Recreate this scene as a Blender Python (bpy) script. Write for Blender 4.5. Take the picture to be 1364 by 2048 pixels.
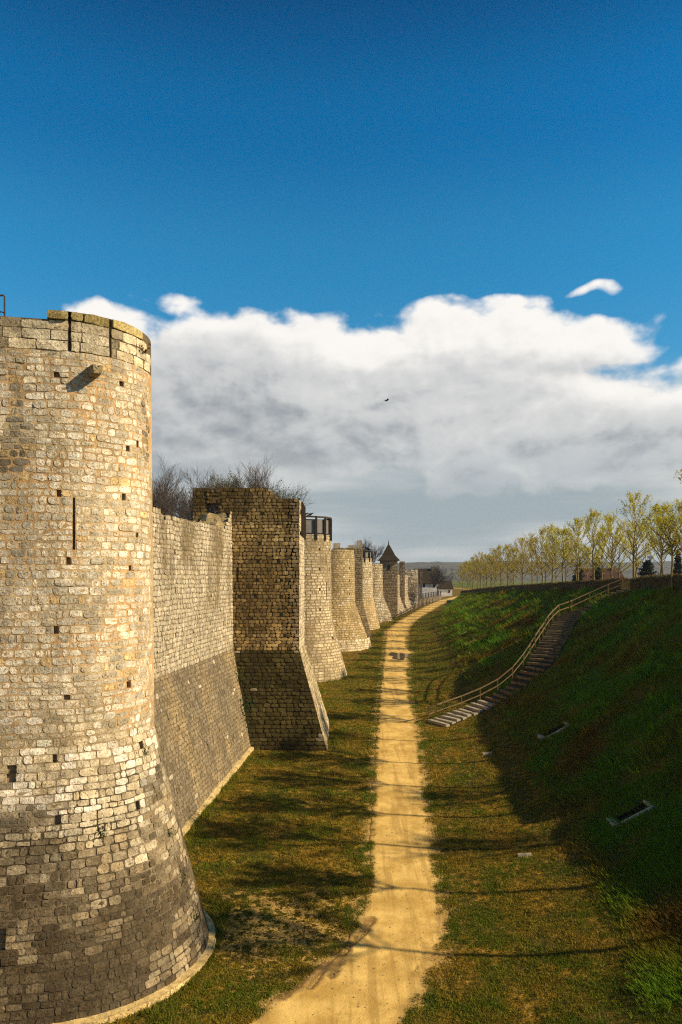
import bpy, bmesh, math, random
import numpy as np
from mathutils import Vector, noise as mnoise

for o in list(bpy.data.objects):
    bpy.data.objects.remove(o)
scene = bpy.context.scene
col_main = scene.collection
RAD = math.radians

# ------------------------------------------------------------------ camera
CAM_Z = 12.0
cam_d = bpy.data.cameras.new('camera')
cam = bpy.data.objects.new('camera', cam_d)
col_main.objects.link(cam)
cam.location = (0, 0, CAM_Z)
cam.rotation_euler = (RAD(90), 0, 0)
cam_d.sensor_fit = 'HORIZONTAL'
cam_d.sensor_width = 36
cam_d.lens = 1500 / 1364 * 36
cam_d.shift_y = 126 / 1364
cam_d.clip_start = 0.1
cam_d.clip_end = 12000
scene.camera = cam

# ------------------------------------------------------------------ node helper
class S:
    """a socket with arithmetic"""
    nt = None
    def __init__(s, sock): s.k = sock
    @staticmethod
    def math(op, *a, clamp=False):
        n = S.nt.nodes.new('ShaderNodeMath'); n.operation = op; n.use_clamp = clamp
        for i, v in enumerate(a):
            if isinstance(v, S): S.nt.links.new(v.k, n.inputs[i])
            else: n.inputs[i].default_value = v
        return S(n.outputs[0])
    def __add__(s, o): return S.math('ADD', s, o)
    def __radd__(s, o): return S.math('ADD', o, s)
    def __sub__(s, o): return S.math('SUBTRACT', s, o)
    def __rsub__(s, o): return S.math('SUBTRACT', o, s)
    def __mul__(s, o): return S.math('MULTIPLY', s, o)
    def __rmul__(s, o): return S.math('MULTIPLY', o, s)
    def __truediv__(s, o): return S.math('DIVIDE', s, o)

def smooth(x, a, b, c=0.0, d=1.0):
    n = S.nt.nodes.new('ShaderNodeMapRange'); n.interpolation_type = 'SMOOTHSTEP'
    S.nt.links.new(x.k, n.inputs[0])
    for i, v in zip((1, 2, 3, 4), (a, b, c, d)): n.inputs[i].default_value = v
    return S(n.outputs[0])

def noise3(vec, scale, detail=4, rough=0.55, dist=0.0):
    n = S.nt.nodes.new('ShaderNodeTexNoise')
    if vec is not None: S.nt.links.new(vec.k, n.inputs['Vector'])
    n.inputs['Scale'].default_value = scale; n.inputs['Detail'].default_value = detail
    n.inputs['Roughness'].default_value = rough; n.inputs['Distortion'].default_value = dist
    return S(n.outputs['Fac'])

def comb(x, y, z):
    n = S.nt.nodes.new('ShaderNodeCombineXYZ')
    for i, v in enumerate((x, y, z)):
        if isinstance(v, S): S.nt.links.new(v.k, n.inputs[i])
        else: n.inputs[i].default_value = v
    return S(n.outputs[0])

def mixc(f, a, b, blend='MIX'):
    n = S.nt.nodes.new('ShaderNodeMix'); n.data_type = 'RGBA'; n.blend_type = blend
    for i, v in ((0, f), (6, a), (7, b)):
        if isinstance(v, S): S.nt.links.new(v.k, n.inputs[i])
        elif isinstance(v, (int, float)): n.inputs[i].default_value = v
        else: n.inputs[i].default_value = (*v, 1)
    return S(n.outputs[2])

# ------------------------------------------------------------------ sky
SUN_EL, SUN_BACK = 32.0, 12.0          # elevation; degrees behind the camera's right-hand side
sd = Vector((math.cos(RAD(SUN_EL)) * math.cos(RAD(SUN_BACK)), -math.cos(RAD(SUN_EL)) * math.sin(RAD(SUN_BACK)), math.sin(RAD(SUN_EL))))
world = bpy.data.worlds.new('World'); scene.world = world; world.use_nodes = True
nt = world.node_tree; S.nt = nt
bg = nt.nodes['Background']
sky = nt.nodes.new('ShaderNodeTexSky'); sky.sky_type = 'NISHITA'; sky.sun_disc = False
sky.sun_elevation = RAD(SUN_EL); sky.sun_rotation = math.atan2(sd.x, sd.y)
sky.altitude = 300; sky.air_density = 1.0; sky.dust_density = 0.4; sky.ozone_density = 3.0
tc = nt.nodes.new('ShaderNodeTexCoord')
sx = nt.nodes.new('ShaderNodeSeparateXYZ'); nt.links.new(tc.outputs['Generated'], sx.inputs[0])
dx, dy, dz = (S(sx.outputs[i]) for i in range(3))
az = S.math('ARCTAN2', dx, dy) * (180 / math.pi)
el = S.math('ARCSINE', dz) * (180 / math.pi)

def px_dir(px, py):
    a = math.atan((px - 682) / 1500)
    py = py + 14
    return math.degrees(a), math.degrees(math.atan((1150 - py) / 1500 * math.cos(a)))

# cumulus bank along the horizon: soft lobes in degrees of azimuth and elevation, broken up by noise
LOBES = [(430, 735, 150, 95, 1), (560, 720, 150, 85, 1), (700, 745, 150, 85, 1), (850, 710, 160, 85, 1), (990, 695, 140, 78, 1),
         (1140, 690, 150, 46, .95), (400, 850, 200, 90, 1), (640, 850, 200, 80, 1), (830, 840, 170, 70, .95), (1010, 800, 200, 85, 1),
         (1200, 850, 190, 85, 1), (1400, 850, 190, 90, 1), (940, 930, 110, 60, .75), (1110, 925, 170, 55, .75),
         (1195, 568, 80, 15, .40), (225, 628, 110, 34, .46), (340, 580, 110, 34, .30), (995, 588, 140, 26, .40),
         (150, 820, 300, 110, 1), (1750, 830, 300, 100, 1)]
def vmath(op, *a):
    n = S.nt.nodes.new('ShaderNodeVectorMath'); n.operation = op
    for i, v in enumerate(a):
        if isinstance(v, S): S.nt.links.new(v.k, n.inputs[i])
        else: n.inputs[i].default_value = v
    return n
def noise2(vec, scale, detail, rough=.55, dist=0.0):
    n = S.nt.nodes.new('ShaderNodeTexNoise'); n.noise_dimensions = '2D'; S.nt.links.new(vec.k, n.inputs['Vector'])
    n.inputs['Scale'].default_value = scale; n.inputs['Detail'].default_value = detail; n.inputs['Roughness'].default_value = rough; n.inputs['Distortion'].default_value = dist
    return n
AE = comb(az, el, 0.0)
warp = noise2(S(vmath('MULTIPLY', AE, (.11, .18, 0)).outputs[0]), 1.1, 2)
AEw = S(vmath('MULTIPLY_ADD', S(warp.outputs['Color']), (6.4, 3.6, 0), S(vmath('ADD', AE, (-3.2, -1.8, 0)).outputs[0])).outputs[0])
outside = smooth(S.math('ABSOLUTE', az), 33, 46)
bandn = smooth(S(noise2(S(vmath('MULTIPLY', AE, (.06, .06, 0)).outputs[0]), 1.0, 2).outputs['Fac']), .3, .6, .35, 1.0)
def lobes(v, lst):
    tot = None
    for (px, py, rx, ry, s) in lst:
        ca, ce = px_dir(px, py); ia, ie = 1500 / 57.3 / rx / 1.25, 1500 / 57.3 / ry / 1.25
        q = S(vmath('MULTIPLY_ADD', v, (ia, ie, 0), (-ca * ia, -ce * ie, 0)).outputs[0])
        g = S.math('SUBTRACT', s, S(vmath('DOT_PRODUCT', q, q).outputs['Value']))
        tot = g if tot is None else S.math('SMOOTH_MAX', tot, g, .35)
    return S.math('MAXIMUM', tot, -1.0)
def density(delta, detail, lst):
    vw = S(vmath('ADD', AEw, (*delta, 0)).outputs[0]); v0 = S(vmath('ADD', AE, (*delta, 0)).outputs[0])
    L = lobes(vw, lst)
    e2 = (el + (delta[1] - 10.0)) * (1 / 6.5)
    L = L * (1.0 - outside) + (bandn - e2 * e2) * outside
    if detail == 0: return L
    n = S(noise2(S(vmath('MULTIPLY', v0, (.115, .175, 0)).outputs[0]), 1.5, detail, .54, .1).outputs['Fac'])
    vo = S.nt.nodes.new('ShaderNodeTexVoronoi'); vo.voronoi_dimensions = '2D'; vo.feature = 'SMOOTH_F1'; vo.normalize = True
    vv_ = S(vmath('MULTIPLY_ADD', S(warp.outputs['Color']), (.9, .9, 0), S(vmath('MULTIPLY', v0, (.30, .46, 0)).outputs[0])).outputs[0])
    S.nt.links.new(vv_.k, vo.inputs['Vector'])
    vo.inputs['Scale'].default_value = 1.0; vo.inputs['Detail'].default_value = 3.0; vo.inputs['Roughness'].default_value = .55; vo.inputs['Smoothness'].default_value = .35
    bil = .45 - S(vo.outputs['Distance'])
    return S.math('MINIMUM', L, .85) * 1.15 + (n - .5) * 1.5 + bil * .9
K = 0.055                                   # background strength; cloud radiance is divided by it
def over_k(c): return tuple(x / K for x in c)
# clear sky: the deep-blue grade of the photograph, darker towards the zenith
rmp = nt.nodes.new('ShaderNodeValToRGB'); rmp.color_ramp.interpolation = 'EASE'
S.nt.links.new((el * (1 / 60)).k, rmp.inputs[0])
for i, (e, c) in enumerate(((14.0, (.44, 1.52, 1.72)), (23.0, (.22, 1.56, 1.85)), (31.0, (.03, 1.22, 1.70)), (40.0, (.005, .62, 1.02)))):
    el_ = rmp.color_ramp.elements[i] if i < 2 else rmp.color_ramp.elements.new(e / 60)
    el_.position = e / 60; el_.color = (*[x / 2.2 for x in c], 1)
skyc = mixc(1.0, mixc(1.0, S(sky.outputs[0]), (2.2, 2.2, 2.2), 'MULTIPLY'), S(rmp.outputs[0]), 'MULTIPLY')
d0 = density((0, 0), 8, LOBES)
d1 = density((.42, .80), 5, LOBES[:14] + LOBES[18:])
DEEP = [(420, 855, 260, 120, 1.0), (650, 860, 190, 75, .75), (945, 925, 80, 55, .65), (1230, 865, 190, 62, .55), (820, 800, 300, 90, .25), (100, 860, 300, 120, .8), (1700, 860, 300, 110, .7)]
d2 = density((0, 0), 0, DEEP)
alpha = smooth(d0, .06, .62)
lit = smooth(d0 - d1, -1.0, .80)
deep = smooth(d2 + (d1 - .6) * .22, -.95, .95)
val = lit * (1.0 - deep * .50) + (1.0 - deep) * .42
cl = mixc(smooth(val, .0, .50), over_k((.165, .190, .215)), over_k((.43, .437, .44)))
cl = mixc(smooth(val, .30, 1.40), cl, over_k((.70, .68, .65)))
# grey-blue layers low over the horizon
st = S(noise2(S(vmath('MULTIPLY', AE, (.045, .30, 0)).outputs[0]), 1.0, 5, .52, .12).outputs['Fac'])
lay = mixc(smooth(st, .34, .70), over_k((.25, .30, .325)), over_k((.44, .455, .45)))
c1 = mixc(smooth(el, 15.5, 10.0), skyc, lay)
c2 = mixc(alpha * smooth(el, 3.0, 12.0), c1, cl)
# above the clouds the plain sky is used, so that its rays stay cheap
bg2 = nt.nodes.new('ShaderNodeBackground'); mxs = nt.nodes.new('ShaderNodeMixShader')
hi = S.math('GREATER_THAN', S.math('ABSOLUTE', el - 12.5), 13.5)
nt.links.new(hi.k, mxs.inputs[0]); nt.links.new(bg.outputs[0], mxs.inputs[1]); nt.links.new(bg2.outputs[0], mxs.inputs[2])
nt.links.new(c2.k, bg.inputs[0]); bg.inputs[1].default_value = K
nt.links.new(skyc.k, bg2.inputs[0]); bg2.inputs[1].default_value = K
nt.links.new(mxs.outputs[0], nt.nodes['World Output'].inputs[0])
world.cycles.sampling_method = 'MANUAL'; world.cycles.sample_map_resolution = 512

# ------------------------------------------------------------------ sun
sl = bpy.data.lights.new('sun', 'SUN'); sl.energy = 5.0; sl.angle = RAD(0.5); sl.color = (1.0, 0.83, 0.55)
so = bpy.data.objects.new('sun', sl); col_main.objects.link(so)
so.rotation_euler = Vector((-sd.x, -sd.y, -sd.z)).to_track_quat('-Z', 'Y').to_euler()
so.location = (60, -10, 60)
vs = scene.view_settings
vs.view_transform = 'Standard'; vs.look = 'None'; vs.exposure = 0.5; vs.gamma = 1.0; vs.use_curve_mapping = False
scene.cycles.max_bounces = 6; scene.cycles.diffuse_bounces = 2; scene.cycles.transparent_max_bounces = 8
scene.cycles.volume_bounces = 0; scene.cycles.use_denoising = False; scene.cycles.pixel_filter_type = 'BLACKMAN_HARRIS'; scene.cycles.filter_width = 1.2

# ------------------------------------------------------------------ materials
def new_mat(name):
    m = bpy.data.materials.new(name); m.use_nodes = True
    S.nt = m.node_tree
    return m, m.node_tree.nodes['Principled BSDF']
def attr(name='col'):
    n = S.nt.nodes.new('ShaderNodeAttribute'); n.attribute_name = name
    return S(n.outputs['Color'])
def gpos():
    n = S.nt.nodes.new('ShaderNodeNewGeometry'); return S(n.outputs['Position'])
def bump(b, h, strength, dist):
    n = S.nt.nodes.new('ShaderNodeBump'); n.inputs['Strength'].default_value = strength; n.inputs['Distance'].default_value = dist
    S.nt.links.new(h.k, n.inputs['Height']); S.nt.links.new(n.outputs[0], b.inputs['Normal'])
def setc(b, c, rough=0.9, spec=0.15):
    if isinstance(c, S): S.nt.links.new(c.k, b.inputs['Base Color'])
    else: b.inputs['Base Color'].default_value = (*c, 1)
    b.inputs['Roughness'].default_value = rough; b.inputs['Specular IOR Level'].default_value = spec

def stone_mat(name, pit=1.0, scale=1.0):
    m, b = new_mat(name); p = gpos(); c = attr()
    n1 = noise3(p, 11 * scale, 6, 0.7); n2 = noise3(p, 17 * scale, 6, 0.72); n3 = noise3(p, 2.3 * scale, 4, 0.6)
    c = mixc(smooth(n3, 0.32, 0.68), mixc(1.0, c, (0.74, 0.69, 0.60), 'MULTIPLY'), mixc(1.0, c, (1.16, 1.12, 1.05), 'MULTIPLY'))
    wh = smooth(n1, 0.52, 0.60) * (0.85 * pit)
    c = mixc(wh, c, mixc(1.0, c, (1.50, 1.50, 1.52), 'MULTIPLY'))
    dk = smooth(n2, 0.47, 0.37) * (0.95 * pit)
    c = mixc(dk, c, mixc(1.0, c, (0.26, 0.20, 0.13), 'MULTIPLY'))
    setc(b, c, 0.92, 0.1)
    bump(b, n2 * 0.8 + n1 * 0.5, 1.0, 0.05)
    return m
M_STONE = stone_mat('limestone_pitted')
M_STONE_FAR = stone_mat('limestone_far', 0.6, 0.55)

def mortar_mat():
    m, b = new_mat('mortar'); p = gpos(); c = attr()
    n = noise3(p, 7, 6, 0.65)
    c = mixc(smooth(n, 0.3, 0.7), mixc(1.0, c, (0.62, 0.6, 0.58), 'MULTIPLY'), mixc(1.0, c, (1.15, 1.12, 1.08), 'MULTIPLY'))
    setc(b, c, 0.95, 0.05); bump(b, noise3(p, 30, 5, 0.65), 0.8, 0.03)
    return m
M_MORTAR = mortar_mat()

def plain_mat(name, c1, c2, scale=6, rough=0.85, b_s=0.4, b_d=0.01, spec=0.15, stretch=(1, 1, 1)):
    m, b = new_mat(name); p = gpos()
    if stretch != (1, 1, 1):
        n = S.nt.nodes.new('ShaderNodeVectorMath'); n.operation = 'MULTIPLY'; S.nt.links.new(p.k, n.inputs[0]); n.inputs[1].default_value = stretch
        p = S(n.outputs[0])
    nz = noise3(p, scale, 5, 0.6)
    setc(b, mixc(smooth(nz, 0.33, 0.67), c1, c2), rough, spec)
    if b_s: bump(b, noise3(p, scale * 4, 4, 0.6), b_s, b_d)
    return m
M_WOOD = plain_mat('weathered_wood', (0.11, 0.07, 0.03), (0.24, 0.16, 0.075), 5, stretch=(3, 3, 3))
M_DARKWOOD = plain_mat('dark_timber', (0.03, 0.022, 0.015), (0.07, 0.05, 0.035), 4)
M_GREYWOOD = plain_mat('grey_boards', (0.13, 0.12, 0.11), (0.22, 0.20, 0.185), 3, stretch=(1, 1, 6))
M_STEP = plain_mat('step_concrete', (0.10, 0.075, 0.045), (0.20, 0.155, 0.10), 3)
M_TREAD = plain_mat('shaded_step_earth', (0.028, 0.020, 0.010), (0.06, 0.042, 0.02), 3)  # earth, darkened so the colour carries the shade between the steps
M_LOG = plain_mat('step_timber', (0.12, 0.08, 0.035), (0.24, 0.165, 0.08), 4)
M_RECESS_SHADE = plain_mat('recess_shade', (0.010, 0.008, 0.004), (0.025, 0.018, 0.008), 5)  # near-black: shade inside the culvert recess is put into the colour
M_RIM = plain_mat('pale_concrete', (0.40, 0.34, 0.24), (0.62, 0.54, 0.40), 6)
M_CONC = plain_mat('concrete', (0.24, 0.20, 0.14), (0.42, 0.36, 0.26), 5)
M_METAL = plain_mat('painted_iron', (0.06, 0.04, 0.03), (0.10, 0.07, 0.05), 8, 0.6)
M_ROOF = plain_mat('roof_tiles_brown', (0.020, 0.014, 0.007), (0.045, 0.030, 0.014), 2.5, stretch=(1, 1, 4))
M_REDROOF = plain_mat('roof_tiles_red', (0.05, 0.022, 0.014), (0.085, 0.038, 0.024), 1.5)
M_PLASTER = plain_mat('white_plaster', (0.62, 0.58, 0.52), (0.78, 0.75, 0.70), 0.8)
M_DARK = plain_mat('dark_opening', (0.012, 0.01, 0.008), (0.02, 0.017, 0.013), 2, b_s=0)
M_BIRD = plain_mat('black_feathers', (0.012, 0.012, 0.014), (0.025, 0.025, 0.028), 9, 0.6, 0)
M_BARK = plain_mat('bark', (0.10, 0.075, 0.05), (0.20, 0.155, 0.10), 8)
M_BARK_PALE = plain_mat('young_bark', (0.15, 0.11, 0.045), (0.27, 0.20, 0.085), 8)
M_TWIG = plain_mat('bare_twigs', (0.075, 0.055, 0.045), (0.12, 0.09, 0.07), 3, b_s=0)
def leaf_mat(name, trans=0.45):
    m, b = new_mat(name); c = attr()
    setc(b, c, 0.7, 0.1)
    t = S.nt.nodes.new('ShaderNodeBsdfTranslucent'); S.nt.links.new(c.k, t.inputs[0])
    mx = S.nt.nodes.new('ShaderNodeMixShader'); mx.inputs[0].default_value = trans
    S.nt.links.new(b.outputs[0], mx.inputs[1]); S.nt.links.new(t.outputs[0], mx.inputs[2])
    S.nt.links.new(mx.outputs[0], S.nt.nodes['Material Output'].inputs[0])
    return m
M_LEAF = leaf_mat('leaves')
M_GRASS = leaf_mat('grass_blades', 0.25)

# ------------------------------------------------------------------ object helpers
def link(o, parent=None, loc=(0, 0, 0)):
    col_main.objects.link(o); o.location = loc
    if parent is not None: o.parent = parent
    return o
def mesh_obj(name, verts, faces, mat, parent=None, loc=(0, 0, 0), cols=None, smooth_sh=False):
    me = bpy.data.meshes.new(name)
    me.from_pydata([tuple(v) for v in verts], [], faces)
    if cols is not None:
        a = me.color_attributes.new('col', 'FLOAT_COLOR', 'POINT')
        arr = np.ones((len(verts), 4), np.float32); arr[:, :3] = np.asarray(cols, np.float32).reshape(len(verts), -1)[:, :3]
        a.data.foreach_set('color', arr.ravel())
    me.materials.append(mat)
    if smooth_sh: me.polygons.foreach_set('use_smooth', [True] * len(me.polygons))
    me.update()
    return link(bpy.data.objects.new(name, me), parent, loc)
def fast_mesh(name, V, F, mat, parent=None, cols=None, loc=(0, 0, 0)):
    """V (n,3), F (m,k) numpy arrays with one polygon size"""
    me = bpy.data.meshes.new(name); n, (m, k) = len(V), F.shape
    me.vertices.add(n); me.vertices.foreach_set('co', np.asarray(V, np.float32).ravel())
    me.loops.add(m * k); me.loops.foreach_set('vertex_index', F.astype(np.int32).ravel())
    me.polygons.add(m); me.polygons.foreach_set('loop_start', np.arange(0, m * k, k, dtype=np.int32))
    me.polygons.foreach_set('loop_total', np.full(m, k, np.int32))
    if cols is not None:
        a = me.color_attributes.new('col', 'FLOAT_COLOR', 'POINT')
        arr = np.ones((n, 4), np.float32); arr[:, :3] = cols
        a.data.foreach_set('color', arr.ravel())
    me.materials.append(mat); me.update(calc_edges=True); me.validate()
    return link(bpy.data.objects.new(name, me), parent, loc)
def thing(name, label, cat, loc, group=None):
    o = bpy.data.objects.new(name, None); o.empty_display_size = 0.5
    link(o, None, loc); o['label'] = label; o['category'] = cat
    if group: o['group'] = group
    return o
def tag(o, label, cat, group=None):
    o['label'] = label; o['category'] = cat
    if group: o['group'] = group
    return o
def struct(o, kind='structure'):
    o['kind'] = kind; return o
class MB:
    def __init__(s): s.v = []; s.f = []
    def add(s, vs, fs):
        b = len(s.v); s.v += [tuple(v) for v in vs]; s.f += [tuple(i + b for i in f) for f in fs]
    def box(s, x0, x1, y0, y1, z0, z1):
        s.add([(x, y, z) for z in (z0, z1) for y in (y0, y1) for x in (x0, x1)],
              [(0, 2, 3, 1), (4, 5, 7, 6), (0, 1, 5, 4), (2, 6, 7, 3), (0, 4, 6, 2), (1, 3, 7, 5)])
    def bar(s, a, b, w, h, up=(0, 0, 1)):
        a, b = Vector(a), Vector(b); d = (b - a).normalized(); u = Vector(up)
        if abs(d.dot(u)) > 0.95: u = Vector((1, 0, 0))
        r = d.cross(u).normalized(); u = r.cross(d).normalized()
        q = [(-1, -1), (1, -1), (1, 1), (-1, 1)]
        s.add([p + r * (i * w / 2) + u * (j * h / 2) for p in (a, b) for i, j in q],
              [(3, 2, 1, 0), (4, 5, 6, 7)] + [(i, (i + 1) % 4, 4 + (i + 1) % 4, 4 + i) for i in range(4)])
    def tube(s, pts, rads, k=5, cap=True):
        b = len(s.v); n = len(pts); prev = None
        for i in range(n):
            p = Vector(pts[i]); d = (Vector(pts[min(i + 1, n - 1)]) - Vector(pts[max(i - 1, 0)])).normalized()
            r = d.orthogonal().normalized() if prev is None else (prev - d * prev.dot(d)).normalized()
            prev = r; q = d.cross(r)
            for j in range(k):
                a = 2 * math.pi * j / k
                s.v.append(tuple(p + (r * math.cos(a) + q * math.sin(a)) * rads[i]))
        for i in range(n - 1):
            for j in range(k):
                s.f.append((b + i * k + j, b + i * k + (j + 1) % k, b + (i + 1) * k + (j + 1) % k, b + (i + 1) * k + j))
        if cap and k > 3:
            s.f.append(tuple(b + (n - 1) * k + j for j in range(k))); s.f.append(tuple(b + k - 1 - j for j in range(k)))
    def build(s, name, mat, parent=None, loc=(0, 0, 0), off=None, sm=False):
        v = s.v
        if off is not None: v = [(x - off[0], y - off[1], z - off[2]) for x, y, z in v]
        return mesh_obj(name, v, s.f, mat, parent, loc, None, sm)

# ------------------------------------------------------------------ terrain shape
def interp(x, xs, ys): return np.interp(x, xs, ys)
P_D = [-40, 5, 15, 18, 20.3, 22.4, 24.4, 28.3, 32.6, 41.8, 54.8, 63.8, 79.6, 90, 94, 100, 117, 125, 135, 150, 172, 195, 215, 245, 300]
P_L = [-30, -16, -7, -4.4, -2.46, -1.22, .13, 1.0, 1.22, 1.75, 2.56, 3.19, 4.3, 5.1, 5.35, 5.75, 7.1, 8.6, 10.8, 14.4, 19.6, 25.6, 31.5, 41, 60]
P_R = [-24, -10, -1.6, .7, 2.0, 2.7, 3.4, 3.8, 4.04, 4.68, 5.6, 5.95, 7.2, 8.2, 9.2, 8.8, 10.4, 11.4, 13.5, 17.1, 22.4, 28.4, 34.4, 44, 64]
F_D = [-40, 25, 84, 97, 117, 125, 135, 150, 172, 195, 215, 260, 600, 1200]
F_Z = [0, 0, 2.2, 2.23, 3.22, 3.4, 3.9, 4.3, 4.9, 5.4, 5.55, 5.6, 4.0, 0]
L_D = [-40, 25, 84, 97, 117, 140, 170, 200, 240, 600]
L_Z = [0, 0, 2.2, 2.23, 3.22, 3.5, 3.6, 3.9, 5.2, 5.2]
T_D = [-40, 10, 18, 28, 45, 60, 70, 145, 196, 215, 260, 600, 1200]
T_Z = [8.6, 9.0, 9.7, 10.7, 10.95, 10.9, 10.6, 8.6, 6.7, 5.9, 5.6, 4.0, 0]
E_D = [-40, 60, 200, 260, 400]
E_X = [22.5, 25.2, 30.6, 40, 80]
W_D = [-40, 20, 52, 76, 101, 122, 137, 152, 175, 200, 230]
W_X = [-17, -10.4, -7.0, -6.6, -4.6, -1.0, 1.6, 5.2, 11.5, 17, 20]
PR_V = [-1, 0, .12, .22, .30, .40, .55, .70, .85, .94, 1.0, 1.06, 2]
PR_Z = [0, 0, .03, .08, .145, .25, .425, .605, .79, .90, .965, 1.0, 1.0]
PS_V = [-1, 0, .12, .24, .34, .44, .56, .70, .84, .93, 1.0, 1.06, 2]
PS_Z = [0, 0, .02, .06, .12, .22, .38, .58, .79, .91, .97, 1.0, 1.0]
def nz2(x, y, s, o=0.0):
    return np.array([mnoise.noise(Vector((a * s, b * s, o))) for a, b in zip(np.ravel(x), np.ravel(y))]).reshape(np.shape(x))
PITS = [(13.0, 45.0, .8), (12.2, 31.0, .8)]      # culvert recesses in the bank
def ground_z(X, Y, rough=True, pits=True):
    X = np.asarray(X, float); Y = np.asarray(Y, float)
    pl, pr = interp(Y, P_D, P_L), interp(Y, P_D, P_R)
    zf, zl, zt, xe = interp(Y, F_D, F_Z), interp(Y, L_D, L_Z), interp(Y, T_D, T_Z), interp(Y, E_D, E_X)
    xe = np.maximum(xe, pr + 3)
    v = (X - pr) / (xe - pr)
    k_ = np.clip((Y - 42) / 22, 0, 1); k_ = k_ * k_ * (3 - 2 * k_)
    z = zf + (zt - zf) * (interp(v, PR_V, PR_Z) * k_ + interp(v, PS_V, PS_Z) * (1 - k_))
    a = np.clip((pl - X) / 5.0, 0, 1); a = a * a * (3 - 2 * a)
    z = np.where(X < pl, zf * (1 - a) + zl * a, z)
    wx = interp(Y, W_D, W_X) - 1.2
    z = np.where((X < wx) & (Y < 215), 8.5, z)
    if rough:
        n = nz2(X, Y, 0.35) * 0.09 + nz2(X, Y, 1.3, 4.0) * 0.035
        edge = np.clip(np.minimum(np.abs(X - pl), np.abs(X - pr)) / 1.5, 0, 1)
        inside = (X > pl) & (X < pr)
        z = z + np.where(inside, n * 0.15, n * (0.15 + 0.85 * edge))
        bank = np.clip(v * 1.6 - 0.45, 0, 1) * (v < 1.02)
        z = z + bank * (nz2(X, Y, 0.16, 9.0) * 0.45 + nz2(X, Y, 0.55, 2.0) * 0.24)
    if pits:
        for (cx, cy, k) in PITS:
            mk = (np.abs(Y - cy) < .52 * k) & (X > cx - .9 * k) & (X < cx + .62 * k)
            z = np.where(mk, z - .75 - np.clip(X - cx + .9 * k, 0, 3) * .5, z)
    return z
def gz(x, y): return float(ground_z(np.array([x]), np.array([y]))[0])

def axis(parts):
    out = []
    for a, b, st in parts:
        n = max(1, int(round((b - a) / st))); out += list(np.linspace(a, b, n, endpoint=False))
    out.append(parts[-1][1]); return np.array(out)
gx = axis([(-5000, -800, 700), (-800, -100, 70), (-100, -20, 8), (-20, -10, .8), (-10, 11, .28), (11, 14.2, .2), (14.2, 34, .45), (34, 60, 2), (60, 200, 14), (200, 900, 70), (900, 5000, 500)])
gy = axis([(-300, 0, 30), (0, 15, 1.5), (15, 45, .28), (45, 75, .45), (75, 130, 1), (130, 230, 2), (230, 500, 18), (500, 1500, 100), (1500, 5500, 500)])
GX, GY = np.meshgrid(gx, gy)
GZ = ground_z(GX, GY)
nxg, nyg = len(gx), len(gy)
idx = np.arange(nxg * nyg).reshape(nyg, nxg)
GF = np.stack([idx[:-1, :-1], idx[:-1, 1:], idx[1:, 1:], idx[1:, :-1]], -1).reshape(-1, 4)
# attributes: r = nearness of the path's trodden edge, g = bank
pl, pr = interp(GY, P_D, P_L), interp(GY, P_D, P_R)
dist_edge = np.where(GX < pl, pl - GX, np.where(GX > pr, GX - pr, 0))
near = np.clip(1 - dist_edge / 1.0, 0, 1)
xe = np.maximum(interp(GY, E_D, E_X), pr + 3)
vv = (GX - pr) / (xe - pr)
bankm = np.clip((vv - 0.30) / 0.15, 0, 1)
bare = np.exp(-(((GX + 2.2) / 3.4) ** 2 + ((GY - 25.5) / 3.0) ** 2))      # worn patch by the bend of the path
far_green = np.clip((GY - 40) / 60, 0, 1)
gcol = np.stack([near, bankm, np.clip(bare, 0, 1)], -1).reshape(-1, 3)

m, b = new_mat('turf'); M_TURF = m
p = gpos(); A = attr('col')
sp = S.nt.nodes.new('ShaderNodeSeparateColor'); S.nt.links.new(A.k, sp.inputs[0])
a_near, a_bank, a_bare = (S(sp.outputs[i]) for i in range(3))
n1 = noise3(p, 0.55, 5, 0.6); n2 = noise3(p, 3.5, 6, 0.68); n3 = noise3(p, 14, 4, 0.6); n4 = noise3(p, 0.16, 3, 0.5)
flat = mixc(smooth(n2, 0.40, 0.60), (0.055, 0.045, 0.004), (0.28, 0.16, 0.018))
flat = mixc(smooth(n1, 0.46, 0.62) * 0.6, flat, (0.055, 0.060, 0.012))
soil = mixc(n3, (0.38, 0.23, 0.06), (0.56, 0.36, 0.11))
fl = mixc(smooth(n2 + a_bare * 0.17, 0.61, 0.68), flat, soil)
bankc = mixc(smooth(n1, 0.38, 0.64), (0.06, 0.13, 0.003), (0.16, 0.10, 0.010))
c = mixc(a_bank, fl, bankc)
c = mixc(smooth(a_near + (n2 - 0.5) * 1.6, 0.55, 0.95), c, soil)
c = mixc(smooth(n3, 0.3, 0.7), mixc(1.0, c, (0.65, 0.65, 0.65), 'MULTIPLY'), mixc(1.0, c, (1.2, 1.2, 1.2), 'MULTIPLY'))
setc(b, c, 0.95, 0.05); bump(b, n2 + n3 * 0.5, 1.0, 0.09)
ground = fast_mesh('ground', np.stack([GX, GY, GZ], -1).reshape(-1, 3), GF, M_TURF, None, gcol)
ground.data.polygons.foreach_set('use_smooth', [True] * len(ground.data.polygons))
struct(ground)

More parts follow.
